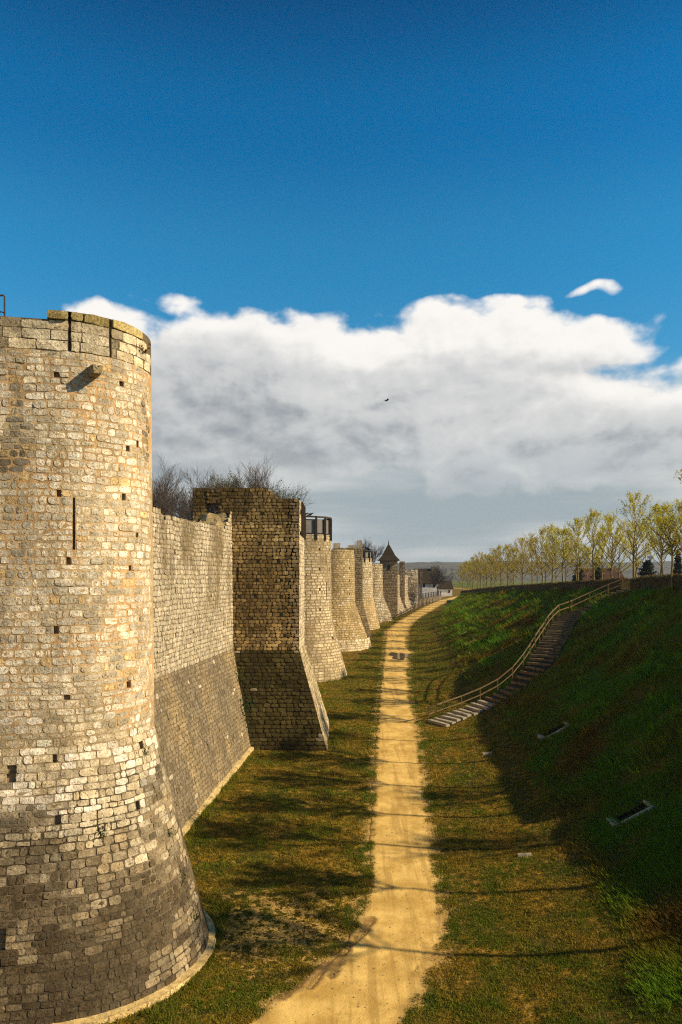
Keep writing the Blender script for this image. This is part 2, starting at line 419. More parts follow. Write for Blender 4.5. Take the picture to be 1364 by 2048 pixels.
# ------------------------------------------------------------------ path
m, b = new_mat('sandy_gravel'); M_PATH = m
p = gpos(); A = attr('col')
sp = S.nt.nodes.new('ShaderNodeSeparateColor'); S.nt.links.new(A.k, sp.inputs[0])
mud, edge_a = S(sp.outputs[0]), S(sp.outputs[1])
n1 = noise3(p, 0.9, 6, 0.62); n2 = noise3(p, 22, 5, 0.65); n3 = noise3(p, 5, 5, 0.6)
c = mixc(smooth(n1, 0.30, 0.70), (0.48, 0.295, 0.075), (0.78, 0.52, 0.165))
n5 = noise3(S(vmath('MULTIPLY', p, (2.6, .16, 1)).outputs[0]), 1.0, 5, .6)
c = mixc(smooth(n5, .50, .36) * .5, c, (0.34, 0.20, 0.055))
c = mixc(smooth(n3, 0.40, 0.30) * .45, c, (0.30, 0.19, 0.06))
c = mixc(smooth(n2, 0.40, 0.32) * 0.7, c, (0.16, 0.10, 0.04))
c = mixc(smooth(edge_a + (n3 - 0.5) * 0.9, 0.35, 0.95) * 0.75, c, (0.25, 0.15, 0.05))
c = mixc(smooth(mud + (n3 - 0.5) * 1.5, 0.25, 0.95) * .85, c, (0.19, 0.11, 0.04))
setc(b, c, 0.95, 0.05); bump(b, n2 * 0.6 + n3 * 0.6, 0.8, 0.03)
py = axis([(5, 19, .4), (19, 30, .07), (30, 60, .3), (60, 120, 1), (120, 245, 2)])
NU = 44
PV, PC = [], []
RUTS = [((-2.1, 21.3), (-0.25, 23.6), .10), ((-1.75, 21.3), (.15, 23.9), .07), ((-1.0, 21.8), (.75, 25.2), .08), ((-.3, 22.4), (1.0, 26.0), .06),
        ((2.5, 22.2), (3.1, 24.2), .03), ((2.85, 22.3), (3.3, 24.0), .03), ((2.2, 22.5), (2.75, 24.4), .025)]
for y in py:
    l, r = float(interp(y, P_D, P_L)), float(interp(y, P_D, P_R))
    jl = mnoise.noise(Vector((0, y * .8, 1))) * .22 + mnoise.noise(Vector((0, y * 3.1, 5))) * .08
    jr = mnoise.noise(Vector((0, y * .8, 21))) * .22 + mnoise.noise(Vector((0, y * 3.1, 25))) * .08
    for i in range(NU + 1):
        u = i / NU; x = l + jl + (r + jr - l - jl) * u
        PV.append([x, y, 0]); PC.append([0, max(0, abs(u - .5) * 2 - .6) / .4, 0])
PV = np.array(PV); PC = np.array(PC)
PV[:, 2] = ground_z(PV[:, 0], PV[:, 1]) + 0.02 - 0.05 * (PC[:, 1] > .97)
sel = (PV[:, 1] < 30) & (PV[:, 1] > 18)
for (a, c_, dep) in RUTS:
    ax, ay, bx_, by_ = *a, *c_
    t = ((PV[:, 0] - ax) * (bx_ - ax) + (PV[:, 1] - ay) * (by_ - ay)) / ((bx_ - ax) ** 2 + (by_ - ay) ** 2)
    tcl = np.clip(t, 0, 1)
    wob = 0.10 * np.sin(t * 5.0 + ax)
    dd = np.hypot(PV[:, 0] - ax - (bx_ - ax) * tcl + wob, PV[:, 1] - ay - (by_ - ay) * tcl)
    g = np.exp(-(dd / .10) ** 2) * sel; rim = np.exp(-((dd - .20) / .09) ** 2) * sel
    PV[:, 2] += (-dep * .45 * g + dep * .22 * rim)
    if dep > .05: PC[:, 0] = np.maximum(PC[:, 0], np.exp(-(dd / .24) ** 2) * sel)
    else: PC[:, 0] = np.maximum(PC[:, 0], 0.55 * np.exp(-(dd / .12) ** 2) * sel)
ny_, nx_ = len(py), NU + 1
idx = np.arange(ny_ * nx_).reshape(ny_, nx_)
PF = np.stack([idx[:-1, :-1], idx[:-1, 1:], idx[1:, 1:], idx[1:, :-1]], -1).reshape(-1, 4)
path = fast_mesh('path', PV, PF, M_PATH, None, PC); struct(path)
path.data.polygons.foreach_set('use_smooth', [True] * len(path.data.polygons))

# puddle lying on the path
m, b = new_mat('puddle_water'); setc(b, (0.05, 0.04, 0.025), 0.04, 0.6)
pv = [(7.1, 90.5, 0)]
for i in range(40):
    a = i / 40 * 2 * math.pi; r = 1 + .22 * math.sin(3 * a + 1) + .12 * math.sin(7 * a)
    pv.append((7.1 + math.cos(a) * 1.25 * r, 90.5 + math.sin(a) * 3.6 * r, 0))
pz2 = max(gz(x, y) for x, y, _ in pv) + 0.028
puddle = mesh_obj('puddle', [(x, y, pz2) for x, y, _ in pv], [(0, 1 + i, 1 + (i + 1) % 40) for i in range(40)], m); struct(puddle)

# ------------------------------------------------------------------ masonry
def fbm(p, s, o=0.0): return mnoise.fractal(Vector((p[0] * s + o, p[1] * s, p[2] * s)), 1.0, 2.0, 4)
class Surf:
    """pos(s, t): s along the plan, t = height"""
    def __init__(s, pos): s.pos = pos
    def n(s, a, t, e=.02):
        p = Vector(s.pos(a, t)); ds = Vector(s.pos(a + e, t)) - p; dt = Vector(s.pos(a, t + e)) - p
        return ds.cross(dt).normalized()
    def scale(s, a, t, e=.02): return max(.05, (Vector(s.pos(a + e, t)) - Vector(s.pos(a, t))).length / e)

class Masonry:
    def __init__(s, seed): s.r = random.Random(seed); s.stones = []; s.bv = []; s.bf = []; s.bc = []
    def face(s, surf0, s0, s1, t0, t1, ch, sw, color, mortar, holes=(), top=None, wav=.035, gap=.022, proud=.03, round_=.3, bare_from=None, nseg=3, courses=None, rough=.012):
        """lay courses on a surface; ch, sw = (min, max) course height and stone width in metres"""
        r = s.r; t = t0; prev = []; sd_ = r.uniform(0, 50)
        def wpos(a, b_):
            p = surf0.pos(a, b_); k = min(1, (b_ - t0) / .6, (t1 - b_) / .6)
            return (p[0], p[1], p[2] + wav * max(k, 0) * (mnoise.noise(Vector((a * .7 + sd_, b_ * .5, 0))) + .5 * mnoise.noise(Vector((a * 2.1 + sd_, b_ * 1.3, 3)))))
        surf = Surf(wpos)
        ci = 0
        while t < t1 - .05:
            h = r.uniform(*ch)
            if t1 - t < ch[1] * 1.3: h = t1 - t
            tm = t + h / 2
            a = s0; cells = []
            cut = sorted([(h0, h1) for (h0, h1, q0, q1) in holes if q0 <= tm <= q1])
            a += 0
            brk = [s0] + [x for c_ in cut for x in c_] + [s1]
            kinds = []
            for i in range(len(brk) - 1):
                lo, hi = brk[i], brk[i + 1]
                if i % 2 == 1: cells.append((lo, hi, True)); continue
                x = lo
                first = True
                while x < hi - 1e-4:
                    sc = surf.scale(x, tm)
                    w = r.uniform(*sw) / sc
                    if first: w *= r.uniform(.4, 1); first = False
                    if hi - x < w * 1.45: w = hi - x
                    cells.append((x, x + w, False)); x += w
            for (a0, a1, hole) in cells:
                am = (a0 + a1) / 2
                if top is not None and t + h * .6 > top(am): continue
                pm = surf.pos(am, tm); nn = surf.n(am, tm)
                mc = mortar(am, tm, pm)
                k = max(1, int(math.ceil((a1 - a0) * surf.scale(am, tm) / .22)))
                base = len(s.bv)
                if not hole:
                    for i in range(k + 1):
                        aa = a0 + (a1 - a0) * i / k
                        for tt in (t, t + h): s.bv.append(surf.pos(aa, tt)); s.bc.append(mc)
                    for i in range(k): q = base + 2 * i; s.bf.append((q, q + 2, q + 3, q + 1))
                else:
                    fr = [Vector(surf.pos(aa, tt)) for aa, tt in ((a0, t), (a1, t), (a1, t + h), (a0, t + h))]
                    bk = [f - nn * .5 for f in fr]
                    s.bv += [tuple(v) for v in fr + bk]; s.bc += [mc] * 4 + [tuple(x * .5 for x in mc)] * 4
                    s.bf += [(base + 4, base + 5, base + 6, base + 7), (base, base + 3, base + 7, base + 4), (base + 1, base + 5, base + 6, base + 2),
                             (base, base + 4, base + 5, base + 1), (base + 3, base + 2, base + 6, base + 7)]
                    continue
                if bare_from is not None and am > bare_from: continue
                # one stone
                sc = surf.scale(am, tm); g = gap * r.uniform(.5, 1.5) / 2
                q0, q1 = a0 + g / sc, a1 - g / sc
                u0, u1 = t + gap * r.uniform(.2, .8), t + h - gap * r.uniform(.2, .8)
                if r.random() < .10: u1 -= h * r.uniform(.05, .22)
                if r.random() < .10: q1 -= (q1 - q0) * r.uniform(.05, .18)
                if q1 - q0 < .02 or u1 - u0 < .02: continue
                pr_ = proud * r.uniform(.35, 1.35) + (r.uniform(.008, .026) if r.random() < .05 else 0)
                nx, ny = (nseg, 2) if nseg > 1 else (1, 1)
                cr = [min(u1 - u0, (q1 - q0) * sc) * r.uniform(.03, round_) for _ in range(4)]
                c0 = color(am, tm, pm, r)
                vs, cs = [], []
                tilt_a, tilt_t = r.uniform(-.28, .28), r.uniform(-.28, .28)
                for j in range(ny + 1):
                    for i in range(nx + 1):
                        x, y = i / nx, j / ny
                        edge = i in (0, nx) or j in (0, ny)
                        aa = q0 + (q1 - q0) * x; tt = u0 + (u1 - u0) * y
                        if i in (0, nx) and j in (0, ny):
                            cc = cr[(i > 0) * 2 + (j > 0)]
                            aa += (cc if i == 0 else -cc) / sc * .7; tt += cc * .7 if j == 0 else -cc * .7
                        elif edge:
                            jit = r.uniform(-.018, .018)
                            if i in (0, nx): aa += jit / sc
                            else: tt += jit
                        d = pr_ * (.82 if edge else 1.0) * (1 + tilt_a * (x - .5) * 2 + tilt_t * (y - .5) * 2) + r.uniform(-rough, rough) * (.5 if edge else 1)
                        P = Vector(surf.pos(aa, tt)) + nn * d
                        kv = 1 + .20 * mnoise.noise(P * 2.7) + .10 * mnoise.noise(P * 7.1); vs.append(P); cs.append(tuple(x * kv for x in c0))
                W = nx + 1; fs = []
                for j in range(ny):
                    for i in range(nx): q = j * W + i; fs.append((q, q + 1, q + W + 1, q + W))
                ring = [i for i in range(W)] + [j * W + nx for j in range(1, ny + 1)] + [ny * W + i for i in range(nx - 1, -1, -1)] + [j * W for j in range(ny - 1, 0, -1)]
                nb = len(vs)
                for q in ring: vs.append(vs[q] - nn * .07); cs.append(cs[q])
                L = len(ring)
                for i in range(L): fs.append((ring[(i + 1) % L], ring[i], nb + i, nb + (i + 1) % L))
                dcam = max(1., Vector(pm).y)
                vis = max(0.0, nn.dot((Vector((0, 0, CAM_Z)) - Vector(pm)).normalized()))
                ppx = 682 + 1500 * pm[0] / dcam; ppy = 1150 + 1500 * (CAM_Z - pm[2]) / dcam
                inside = -10 < ppx < 1364 and 0 < ppy < 2060
                s.stones.append((vs, fs, cs, (q1 - q0) * sc * (u1 - u0) * vis / dcam ** 2 * (1 if inside else 0)))
            t += h; ci += 1
    def build(s, parent, mat=M_STONE, individual=300, name='stone'):
        off = Vector(parent.location)
        mesh_obj('mortar_core', [Vector(v) - off for v in s.bv], s.bf, M_MORTAR, parent, cols=s.bc)
        order = sorted(range(len(s.stones)), key=lambda i: -s.stones[i][3])
        pick = set(order[:individual])
        V, F, C = [], [], []
        for i, (vs, fs, cs, ar) in enumerate(s.stones):
            if i in pick:
                c = sum(vs, Vector()) / len(vs)
                mesh_obj(name, [v - c for v in vs], fs, mat, parent, c - off, cs)
            else:
                q = len(V); V += [v - off for v in vs]; C += cs; F += [tuple(k + q for k in f) for f in fs]
        if V:
            o = mesh_obj('stonework', V, F, mat, parent, cols=C); o['kind'] = 'stuff'

def lerp3(a, b, t): return tuple(x + (y - x) * t for x, y in zip(a, b))
def cl01(x): return max(0., min(1., x))
def sstep(a, b, x): t = cl01((x - a) / (b - a)); return t * t * (3 - 2 * t)
def vary(c, r, v=.16, hue=.03):
    k = 1 + r.uniform(-v, v); h = r.uniform(-hue, hue)
    return (c[0] * k * (1 + h), c[1] * k, c[2] * k * (1 - h * 1.5))

def u_tower(C, R, f_ang, off):
    """U-shaped tower: near flank, round nose, far flank. s<0 flank, s>=0 along the nose"""
    f = Vector((math.cos(f_ang), math.sin(f_ang), 0)); a0 = f_ang - math.pi / 2
    def pos(s, t):
        o = R + off(t)
        if s < 0: n = Vector((math.cos(a0), math.sin(a0), 0)); p = Vector((C[0], C[1], 0)) + n * o + f * s
        elif s > math.pi * R: n = Vector((math.cos(a0 + math.pi), math.sin(a0 + math.pi), 0)); p = Vector((C[0], C[1], 0)) + n * o - f * (s - math.pi * R)
        else: th = a0 + s / R; p = Vector((C[0] + math.cos(th) * o, C[1] + math.sin(th) * o, 0))
        return (p.x, p.y, t)
    return Surf(pos)

def ring_solid(parent, name, surf, s0, s1, n, ts, mat, colfn, cap=True):
    """closed inner core following the surface, slightly behind it"""
    off = Vector(parent.location); V, F, C = [], [], []
    ss = np.linspace(s0, s1, n)
    for t in ts:
        for a in ss:
            p = Vector(surf.pos(a, t)) - surf.n(a, t) * .12; V.append(p - off); C.append(colfn(p))
    for j in range(len(ts) - 1):
        for i in range(n - 1): q = j * n + i; F.append((q, q + 1, q + n + 1, q + n))
        q = j * n; F.append((q + n - 1, q, q + n, q + 2 * n - 1))
    if cap: F.append(tuple((len(ts) - 1) * n + i for i in range(n)))
    return mesh_obj(name, V, F, mat, parent, cols=C)

# ---- nearest tower
D1 = 21.2
C1 = (-.4088 * D1, 1.131 * D1); R1 = .1185 * D1; Z1T = 7.1; TOP1 = 12 + .344 * D1 + .30
RB1 = .2089 * D1
def off1(t):
    if t >= Z1T: return .11 * (TOP1 - t) / (TOP1 - Z1T)
    k = (Z1T - t) / Z1T
    return .11 + (RB1 - R1 - .11) * (k * .94 + .06 * k * k)
S1 = u_tower(C1, R1, RAD(12), off1)
tower1 = thing('round_tower', 'tall round limestone tower with flared base and arrow slit, nearest on the left', 'tower', (C1[0], C1[1], 0))
def col1(a, t, p, r):
    if t > TOP1 - .30: c = vary((.36, .29, .13), r, .2)
    elif t > TOP1 - 1.15: c = vary((.50, .43, .31), r, .14)
    elif t > Z1T + .8:
        q = r.random()
        c = vary((.48, .42, .325), r, .16) if q < .62 else vary((.42, .375, .295), r, .14) if q < .82 else vary((.58, .525, .44), r, .1) if q < .965 else vary((.52, .39, .21), r, .12)
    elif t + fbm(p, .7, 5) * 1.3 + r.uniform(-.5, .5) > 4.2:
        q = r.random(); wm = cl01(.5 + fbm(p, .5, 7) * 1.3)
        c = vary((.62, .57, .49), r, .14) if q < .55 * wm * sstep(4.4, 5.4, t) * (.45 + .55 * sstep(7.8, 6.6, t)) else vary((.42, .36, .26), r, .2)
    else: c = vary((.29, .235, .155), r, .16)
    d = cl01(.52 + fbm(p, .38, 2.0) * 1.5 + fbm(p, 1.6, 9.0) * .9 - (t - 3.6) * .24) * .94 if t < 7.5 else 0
    d = max(d, cl01(fbm((p[0], p[1], p[2] * .35), .8, 11) * 1.6 - .12 + .5 * sstep(TOP1 - 1.6, TOP1, t) * (1.3 if a < -.2 else .35)) * (.85 if t > 15 else .45))
    return tuple(min(.84, x * 1.34 * (1 - d * k)) for x, k in zip(c, (.80, .81, .82)))
def mor1(a, t, p):
    if t > TOP1 - 1.15: c = (.16, .12, .07)
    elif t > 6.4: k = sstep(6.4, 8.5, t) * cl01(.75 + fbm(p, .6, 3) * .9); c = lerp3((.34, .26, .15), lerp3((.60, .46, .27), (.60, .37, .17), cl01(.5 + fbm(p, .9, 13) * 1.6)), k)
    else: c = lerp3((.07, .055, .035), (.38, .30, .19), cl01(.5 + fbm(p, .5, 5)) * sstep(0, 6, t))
    return c
def s_of(px, D=None): return px
rr = random.Random(5)
HOLES1 = []
for zc, row in ((17.6, (-.15, 1.75)), (16.0, (.02, 1.95)), (14.35, (.05, 2.0)), (12.3, (.15, 2.05)), (10.6, (0., 2.2)), (8.6, (.1, 2.0)), (6.8, (-.2, 2.35)), (5.15, (.1, 2.0))):
    for a in row:
        w = rr.uniform(.10, .17); a += rr.uniform(-.12, .12); zc2 = zc + rr.uniform(-.12, .12)
        HOLES1.append((a, a + w, zc2 - .09, zc2 + .09))
HOLES1 += [(.42, .49, 12.7, 14.25), (2.5, 2.6, 15.9, 16.1), (2.45, 2.55, 13.2, 13.4), (-1.1, -.95, 9.3, 9.5), (-1.3, -1.05, 6.2, 6.6), (-1.35, -1.1, 2.1, 2.5)]
def parap(s): return TOP1
mas = Masonry(1)
E1 = R1 * RAD(150)
SLOT = [(.30, .37, TOP1 - 1.2, TOP1 + 1), (1.48, 1.53, TOP1 - 1.35, TOP1 + 1)]
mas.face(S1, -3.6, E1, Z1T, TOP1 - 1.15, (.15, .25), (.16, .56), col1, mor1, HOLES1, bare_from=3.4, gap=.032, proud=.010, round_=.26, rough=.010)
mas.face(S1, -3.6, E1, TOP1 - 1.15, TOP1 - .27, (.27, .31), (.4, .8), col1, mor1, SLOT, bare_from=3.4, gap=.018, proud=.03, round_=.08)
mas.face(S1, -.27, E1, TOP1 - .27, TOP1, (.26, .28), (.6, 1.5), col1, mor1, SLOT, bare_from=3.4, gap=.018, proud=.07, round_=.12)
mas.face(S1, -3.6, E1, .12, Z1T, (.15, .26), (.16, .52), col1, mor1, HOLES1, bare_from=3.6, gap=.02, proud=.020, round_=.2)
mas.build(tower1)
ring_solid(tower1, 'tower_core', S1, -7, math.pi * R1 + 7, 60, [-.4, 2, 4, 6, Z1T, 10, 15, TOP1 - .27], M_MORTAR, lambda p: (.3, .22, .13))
# pale footing course round the base
mf = Masonry(3)
SF = u_tower(C1, R1, RAD(12), lambda t: RB1 - R1 + .16)
mf.face(SF, -3.6, E1, -.15, .17, (.30, .33), (.5, 1.1), lambda a, t, p, r: vary((.62, .47, .22), r, .15), lambda a, t, p: (.4, .3, .14), bare_from=3.6, gap=.02, proud=.02, round_=.15)
V, F, C = [], [], []
for i, a in enumerate(np.linspace(-3.6, E1, 60)):
    p = Vector(SF.pos(a, .17)) + SF.n(a, .1) * .05 * mnoise.noise(Vector((a * 1.3, 0, 0))); p.z += .05 * mnoise.noise(Vector((a * 2.3, 4, 0))); q = Vector(S1.pos(a, .2)) - S1.n(a, .2) * .1
    V += [p - Vector(tower1.location), q + Vector((0, 0, .05)) - Vector(tower1.location)]
    if i: k = 2 * i; F.append((k - 2, k, k + 1, k - 1))
footing = mesh_obj('footing', V, F, M_MORTAR, tower1, cols=[(.60, .44, .19)] * len(V))
o2 = [Vector(v) - Vector(tower1.location) for v in mf.bv]
mesh_obj('footing_bed', o2, mf.bf, M_MORTAR, footing, cols=mf.bc)
for (vs_, fs_, cs_, ar) in mf.stones:
    c = sum(vs_, Vector()) / len(vs_); mesh_obj('stone', [v - c for v in vs_], fs_, M_STONE, footing, c - Vector(tower1.location), cs_)
# stone spout projecting below the parapet
sa, stz = .97, 17.92
sp0 = Vector(S1.pos(sa, stz)); sn = S1.n(sa, stz); tan = Vector((-sn.y, sn.x, 0))
mb = MB()
pts = [(-.3, .17, .02), (.52, .14, .03)]
prof = [(-1, 1), (-.25, 1), (-.2, .45), (.2, .45), (.25, 1), (1, 1), (.8, -1), (-.8, -1)]
for (d, w, dr) in pts:
    for (x, y) in prof: mb.v.append(tuple(sp0 + sn * d + tan * (x * w) + Vector((0, 0, y * w * .85 - dr))))
mb.f = [tuple(range(7, -1, -1)), tuple(range(8, 16))] + [(i, (i + 1) % 8, 8 + (i + 1) % 8, 8 + i) for i in range(8)]
mesh_obj('water_spout', [Vector(v) - Vector(tower1.location) for v in mb.v], mb.f, M_STONE, tower1, cols=[(.30, .25, .15)] * 16)
# iron handrail standing on top at the left
hr = thing('handrail', 'short dark iron handrail end on top of the nearest tower', 'handrail', (-9.55, 21.3, TOP1 - .35))
mb = MB(); mb.tube([(0, 0, 0), (0, 0, .66), (-.03, 0, .70), (-.9, -.1, .62)], [.028] * 4, 7); mb.tube([(-.9, -.1, 0), (-.9, -.1, .62)], [.028] * 2, 7)
mb.build('rail_tube', M_METAL, hr)
mb = MB(); mb.tube([(-.02, 0, .2), (-.12, 0, .24), (-.16, 0, .14)], [.018] * 3, 6); mb.build('hook', M_METAL, hr)

# ---- walls made of flat faces
def flat(Lf, Rf):
    """bilinear face between two edges Lf(t), Rf(t); s in metres of the upper edge"""
    W = (Vector(Rf(20)) - Vector(Lf(20))).length
    def pos(s, t):
        a, b = Lf(t), Rf(t); k = s / W
        return (a[0] + (b[0] - a[0]) * k, a[1] + (b[1] - a[1]) * k, t)
    return Surf(pos), W

# ---- curtain wall between the first two towers
WZ = 7.1
def woff(t, full=1.85): return full * max(0, (WZ - t) / WZ) if t < WZ else -.012 * (t - WZ)
wn = Vector((1, -.11, 0)).normalized()
def wpt(d, t): o = woff(t); return (-12.63 + .11 * d + wn.x * o, d + wn.y * o, t)
SW, WW = flat(lambda t: wpt(26.5, t), lambda t: wpt(50.6, t))
wall1 = thing('curtain_wall', 'long ragged-topped curtain wall with grey sloping base between round and square towers', 'wall', (-9.5, 38, 0.3))
def wtop(s):
    return 15.0 + .35 * mnoise.noise(Vector((s * .5, 2, 0))) + .25 * mnoise.noise(Vector((s * 1.7, 5, 0))) + .35 * sstep(9, 2, s) + (1.1 if s > WW - 1.7 else .5 if s > WW - 2.3 else 0)
def colw(a, t, p, r):
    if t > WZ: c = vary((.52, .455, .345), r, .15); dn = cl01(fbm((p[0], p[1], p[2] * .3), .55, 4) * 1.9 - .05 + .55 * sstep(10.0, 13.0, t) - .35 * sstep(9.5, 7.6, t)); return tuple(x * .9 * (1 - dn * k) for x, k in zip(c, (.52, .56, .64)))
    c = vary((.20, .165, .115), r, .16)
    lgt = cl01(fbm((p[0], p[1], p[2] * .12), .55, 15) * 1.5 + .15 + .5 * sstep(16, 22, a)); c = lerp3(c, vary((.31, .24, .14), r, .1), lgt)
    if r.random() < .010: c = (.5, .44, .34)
    return c
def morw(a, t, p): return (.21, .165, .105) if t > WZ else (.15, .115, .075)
mw = Masonry(7)
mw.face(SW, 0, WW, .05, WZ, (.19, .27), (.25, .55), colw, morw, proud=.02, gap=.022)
mw.face(SW, 0, WW, WZ, 16.2, (.20, .29), (.22, .62), colw, morw, wav=.07, top=wtop, proud=.024, gap=.026,
        holes=[(2.6 + 4.6 * i, 2.72 + 4.6 * i, z - .1, z + .1) for i in range(5) for z in (8.9, 11.1, 13.2)])
mw.build(wall1)
# footing strip
V, F, C = [], [], []
wl = Vector(wall1.location)
for i, d in enumerate(np.linspace(27, 49.2, 40)):
    g = float(interp(d, F_D, F_Z)); p = Vector(wpt(d, g + .1)); j = .03 * mnoise.noise(Vector((d, 0, 0)))
    for q in (p + wn * .22 + Vector((0, 0, -.5)), p + wn * (.20 + j) + Vector((0, 0, .06 + j)), p - wn * .1 + Vector((0, 0, .12))): V.append(q - wl)
    if i: k = 3 * i; F += [(k - 3, k, k + 1, k - 2), (k - 2, k + 1, k + 2, k - 1)]
mesh_obj('footing', V, F, M_STONE, wall1, cols=[(.58, .45, .22)] * len(V))
def wall_core(parent, path_fn, top_fn, s0, s1, thick, z0, colr, step=.45, mat=M_STONE, cross=4, jag=.18, seed=0):
    """rubble-topped mass behind a face: path_fn(s) -> (point, outward normal)"""
    off = Vector(parent.location); V, F, C = [], [], []
    n = max(2, int((s1 - s0) / step)); rd = random.Random(seed)
    W = cross + 3
    for i in range(n + 1):
        s = s0 + (s1 - s0) * i / n; p, nn = path_fn(s); p = Vector(p); nn = Vector(nn)
        row = [p - nn * .1 + Vector((0, 0, z0 - p.z))]
        for j in range(cross + 1):
            q = p - nn * (.08 + (thick - .1) * j / cross); q.z = top_fn(s) - .12 + rd.uniform(-jag, jag); row.append(q)
        row.append(p - nn * thick + Vector((0, 0, z0 - p.z)))
        V += [q - off for q in row]; C += [vary(colr, rd, .2) for _ in row]
        if i:
            a, b_ = (i - 1) * W, i * W
            F += [(a + j, b_ + j, b_ + j + 1, a + j + 1) for j in range(W - 1)]
    F += [tuple(range(W - 1, -1, -1)), tuple(n * W + j for j in range(W))]
    return mesh_obj('rubble_core', V, F, mat, parent, cols=C)
wall_core(wall1, lambda s: ((wpt(26.5 + s * 24.1 / WW, 15)), wn), wtop, 0, WW, 2.0, 5, (.36, .28, .15), seed=2, jag=.22)

# ---- square ruined tower
TZ = 7.0
sq = thing('square_tower', 'dark stained square tower with broken top, window gap and sloping base', 'tower', (-4.5, 51, .8))
def so2(t): return 2.25 * max(0, (TZ - t) / TZ)
def sqc(x, y, t, ox, oy): o = so2(t); return (x + ox * o, y + oy * o, t)
XL2, XR2, YN2, YF2 = -9.84, -2.78, 49.75, 54.2
near2, NW = flat(lambda t: (XL2, YN2 - so2(t), t), lambda t: sqc(XR2, YN2, t, .95, -1))
right2, RW = flat(lambda t: sqc(XR2, YN2, t, .95, -1), lambda t: sqc(XR2 + .12, YF2, t, .95, .6))
def ntop(s):                       # s from the left end
    x = XL2 + s
    base = 17.80 + .03 * mnoise.noise(Vector((s * 1.5, 9, 0)))
    k = sstep(-5.0, -4.05, x); base -= k * .75 + .12 * mnoise.noise(Vector((s * 3, 4, 0))) * k
    return base
def coln(a, t, p, r):
    dk = cl01(.55 + fbm((p[0], p[1], p[2] * .35), .45, 31) * 1.4)
    strk = cl01(fbm((p[0] * 2.2, p[1], p[2] * .10), .6, 51) * 2.2 - .15)
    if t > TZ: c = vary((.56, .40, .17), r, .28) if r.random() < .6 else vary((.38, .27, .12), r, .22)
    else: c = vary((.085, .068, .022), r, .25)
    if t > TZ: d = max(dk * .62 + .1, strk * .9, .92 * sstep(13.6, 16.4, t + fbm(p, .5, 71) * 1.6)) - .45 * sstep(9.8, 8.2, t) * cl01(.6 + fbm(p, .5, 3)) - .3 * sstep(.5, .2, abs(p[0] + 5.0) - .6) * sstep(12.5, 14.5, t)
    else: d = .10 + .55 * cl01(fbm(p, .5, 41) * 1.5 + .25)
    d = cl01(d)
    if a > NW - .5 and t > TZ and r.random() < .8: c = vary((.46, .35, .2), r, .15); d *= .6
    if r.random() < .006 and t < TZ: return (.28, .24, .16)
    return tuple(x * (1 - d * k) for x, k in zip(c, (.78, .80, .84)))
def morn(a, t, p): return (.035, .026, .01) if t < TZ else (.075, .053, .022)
def pxs(px): return (px - 682) / 1500 * YN2 - XL2
WIN = (pxs(413), pxs(441), 15.35, 16.75)
H2 = [(WIN[0], WIN[1], WIN[2], WIN[3]), (pxs(473), pxs(476.5), 11.5, 12.55)]
for px, py_ in ((520, 1087), (516, 1124), (514, 1160), (511, 1192), (479, 1191), (557, 1123), (563, 1158), (562, 1191), (563, 1228), (570, 1268), (525, 1024)):
    z = 12 + (1150 - py_) / 1500 * YN2; H2.append((pxs(px - 3), pxs(px + 3), z - .11, z + .11))
ms = Masonry(11)
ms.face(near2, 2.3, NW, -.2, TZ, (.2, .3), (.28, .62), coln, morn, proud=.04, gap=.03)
ms.face(near2, 0, NW, TZ, 18.2, (.19, .27), (.2, .46), coln, morn, holes=[h for h in H2 if h is not H2[0]] , top=lambda s: ntop(s) if not (WIN[0] < s < WIN[1]) else 15.35, proud=.02, gap=.026, rough=.006)
def above_win(s): return ntop(s)
ms.face(near2, WIN[0], WIN[1], WIN[3], 18.0, (.22, .26), (.3, .6), coln, morn, top=above_win, proud=.04, gap=.03)
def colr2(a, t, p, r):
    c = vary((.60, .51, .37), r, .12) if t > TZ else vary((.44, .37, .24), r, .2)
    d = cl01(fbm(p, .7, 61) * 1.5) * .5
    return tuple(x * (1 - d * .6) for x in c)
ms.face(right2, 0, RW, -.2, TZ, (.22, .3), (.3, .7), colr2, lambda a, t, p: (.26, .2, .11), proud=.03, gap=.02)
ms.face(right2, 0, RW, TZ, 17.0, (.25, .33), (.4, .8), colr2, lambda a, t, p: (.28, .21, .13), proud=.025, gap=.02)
ms.build(sq)
# rubble masses behind the faces; the window gap stays open
def run(x0, x1, y): return lambda s: ((x0 + s * (1 if x1 > x0 else -1), y, 0), (0, -1, 0))
wall_core(sq, run(XL2, 0, YN2 + .02), lambda s: ntop(s), 0, WIN[0], 1.0, 6, (.16, .12, .05), seed=3, step=.3)
wall_core(sq, run(XL2 + WIN[0], 0, YN2 + .02), lambda s: 15.3, 0, WIN[1] - WIN[0], 1.0, 6, (.34, .27, .15), seed=4, step=.25)
wall_core(sq, run(XL2 + WIN[1], 0, YN2 + .02), lambda s: ntop(s + WIN[1]), 0, NW - WIN[1] - .1, 1.0, 6, (.20, .155, .07), seed=5, step=.25, jag=.16)
mb = MB(); mb.box(WIN[0] + XL2 - .1, WIN[1] + XL2 + .1, YN2 + .14, YN2 + 1.0, 16.75, 17.5); mb.build('lintel', M_STEP, sq, off=sq.location)
wall_core(sq, lambda s: ((XR2 + .02, YN2 + s, 0), (1, 0, 0)), lambda s: 17.0 + .15 * math.sin(s * 3), 0, YF2 - YN2, .9, 6, (.3, .235, .12), seed=6, step=.3)
wall_core(sq, lambda s: ((XR2 - s, YF2, 0), (0, 1, 0)), lambda s: 16.2 - .15 * s, 0, 7, .9, 0, (.3, .235, .12), seed=8, step=.5)
mb = MB(); mb.box(XL2 + .4, XR2 - .3, YN2 + .5, YF2 - .3, -.3, 13.5); mb.build('fill', M_STEP, sq, off=sq.location)
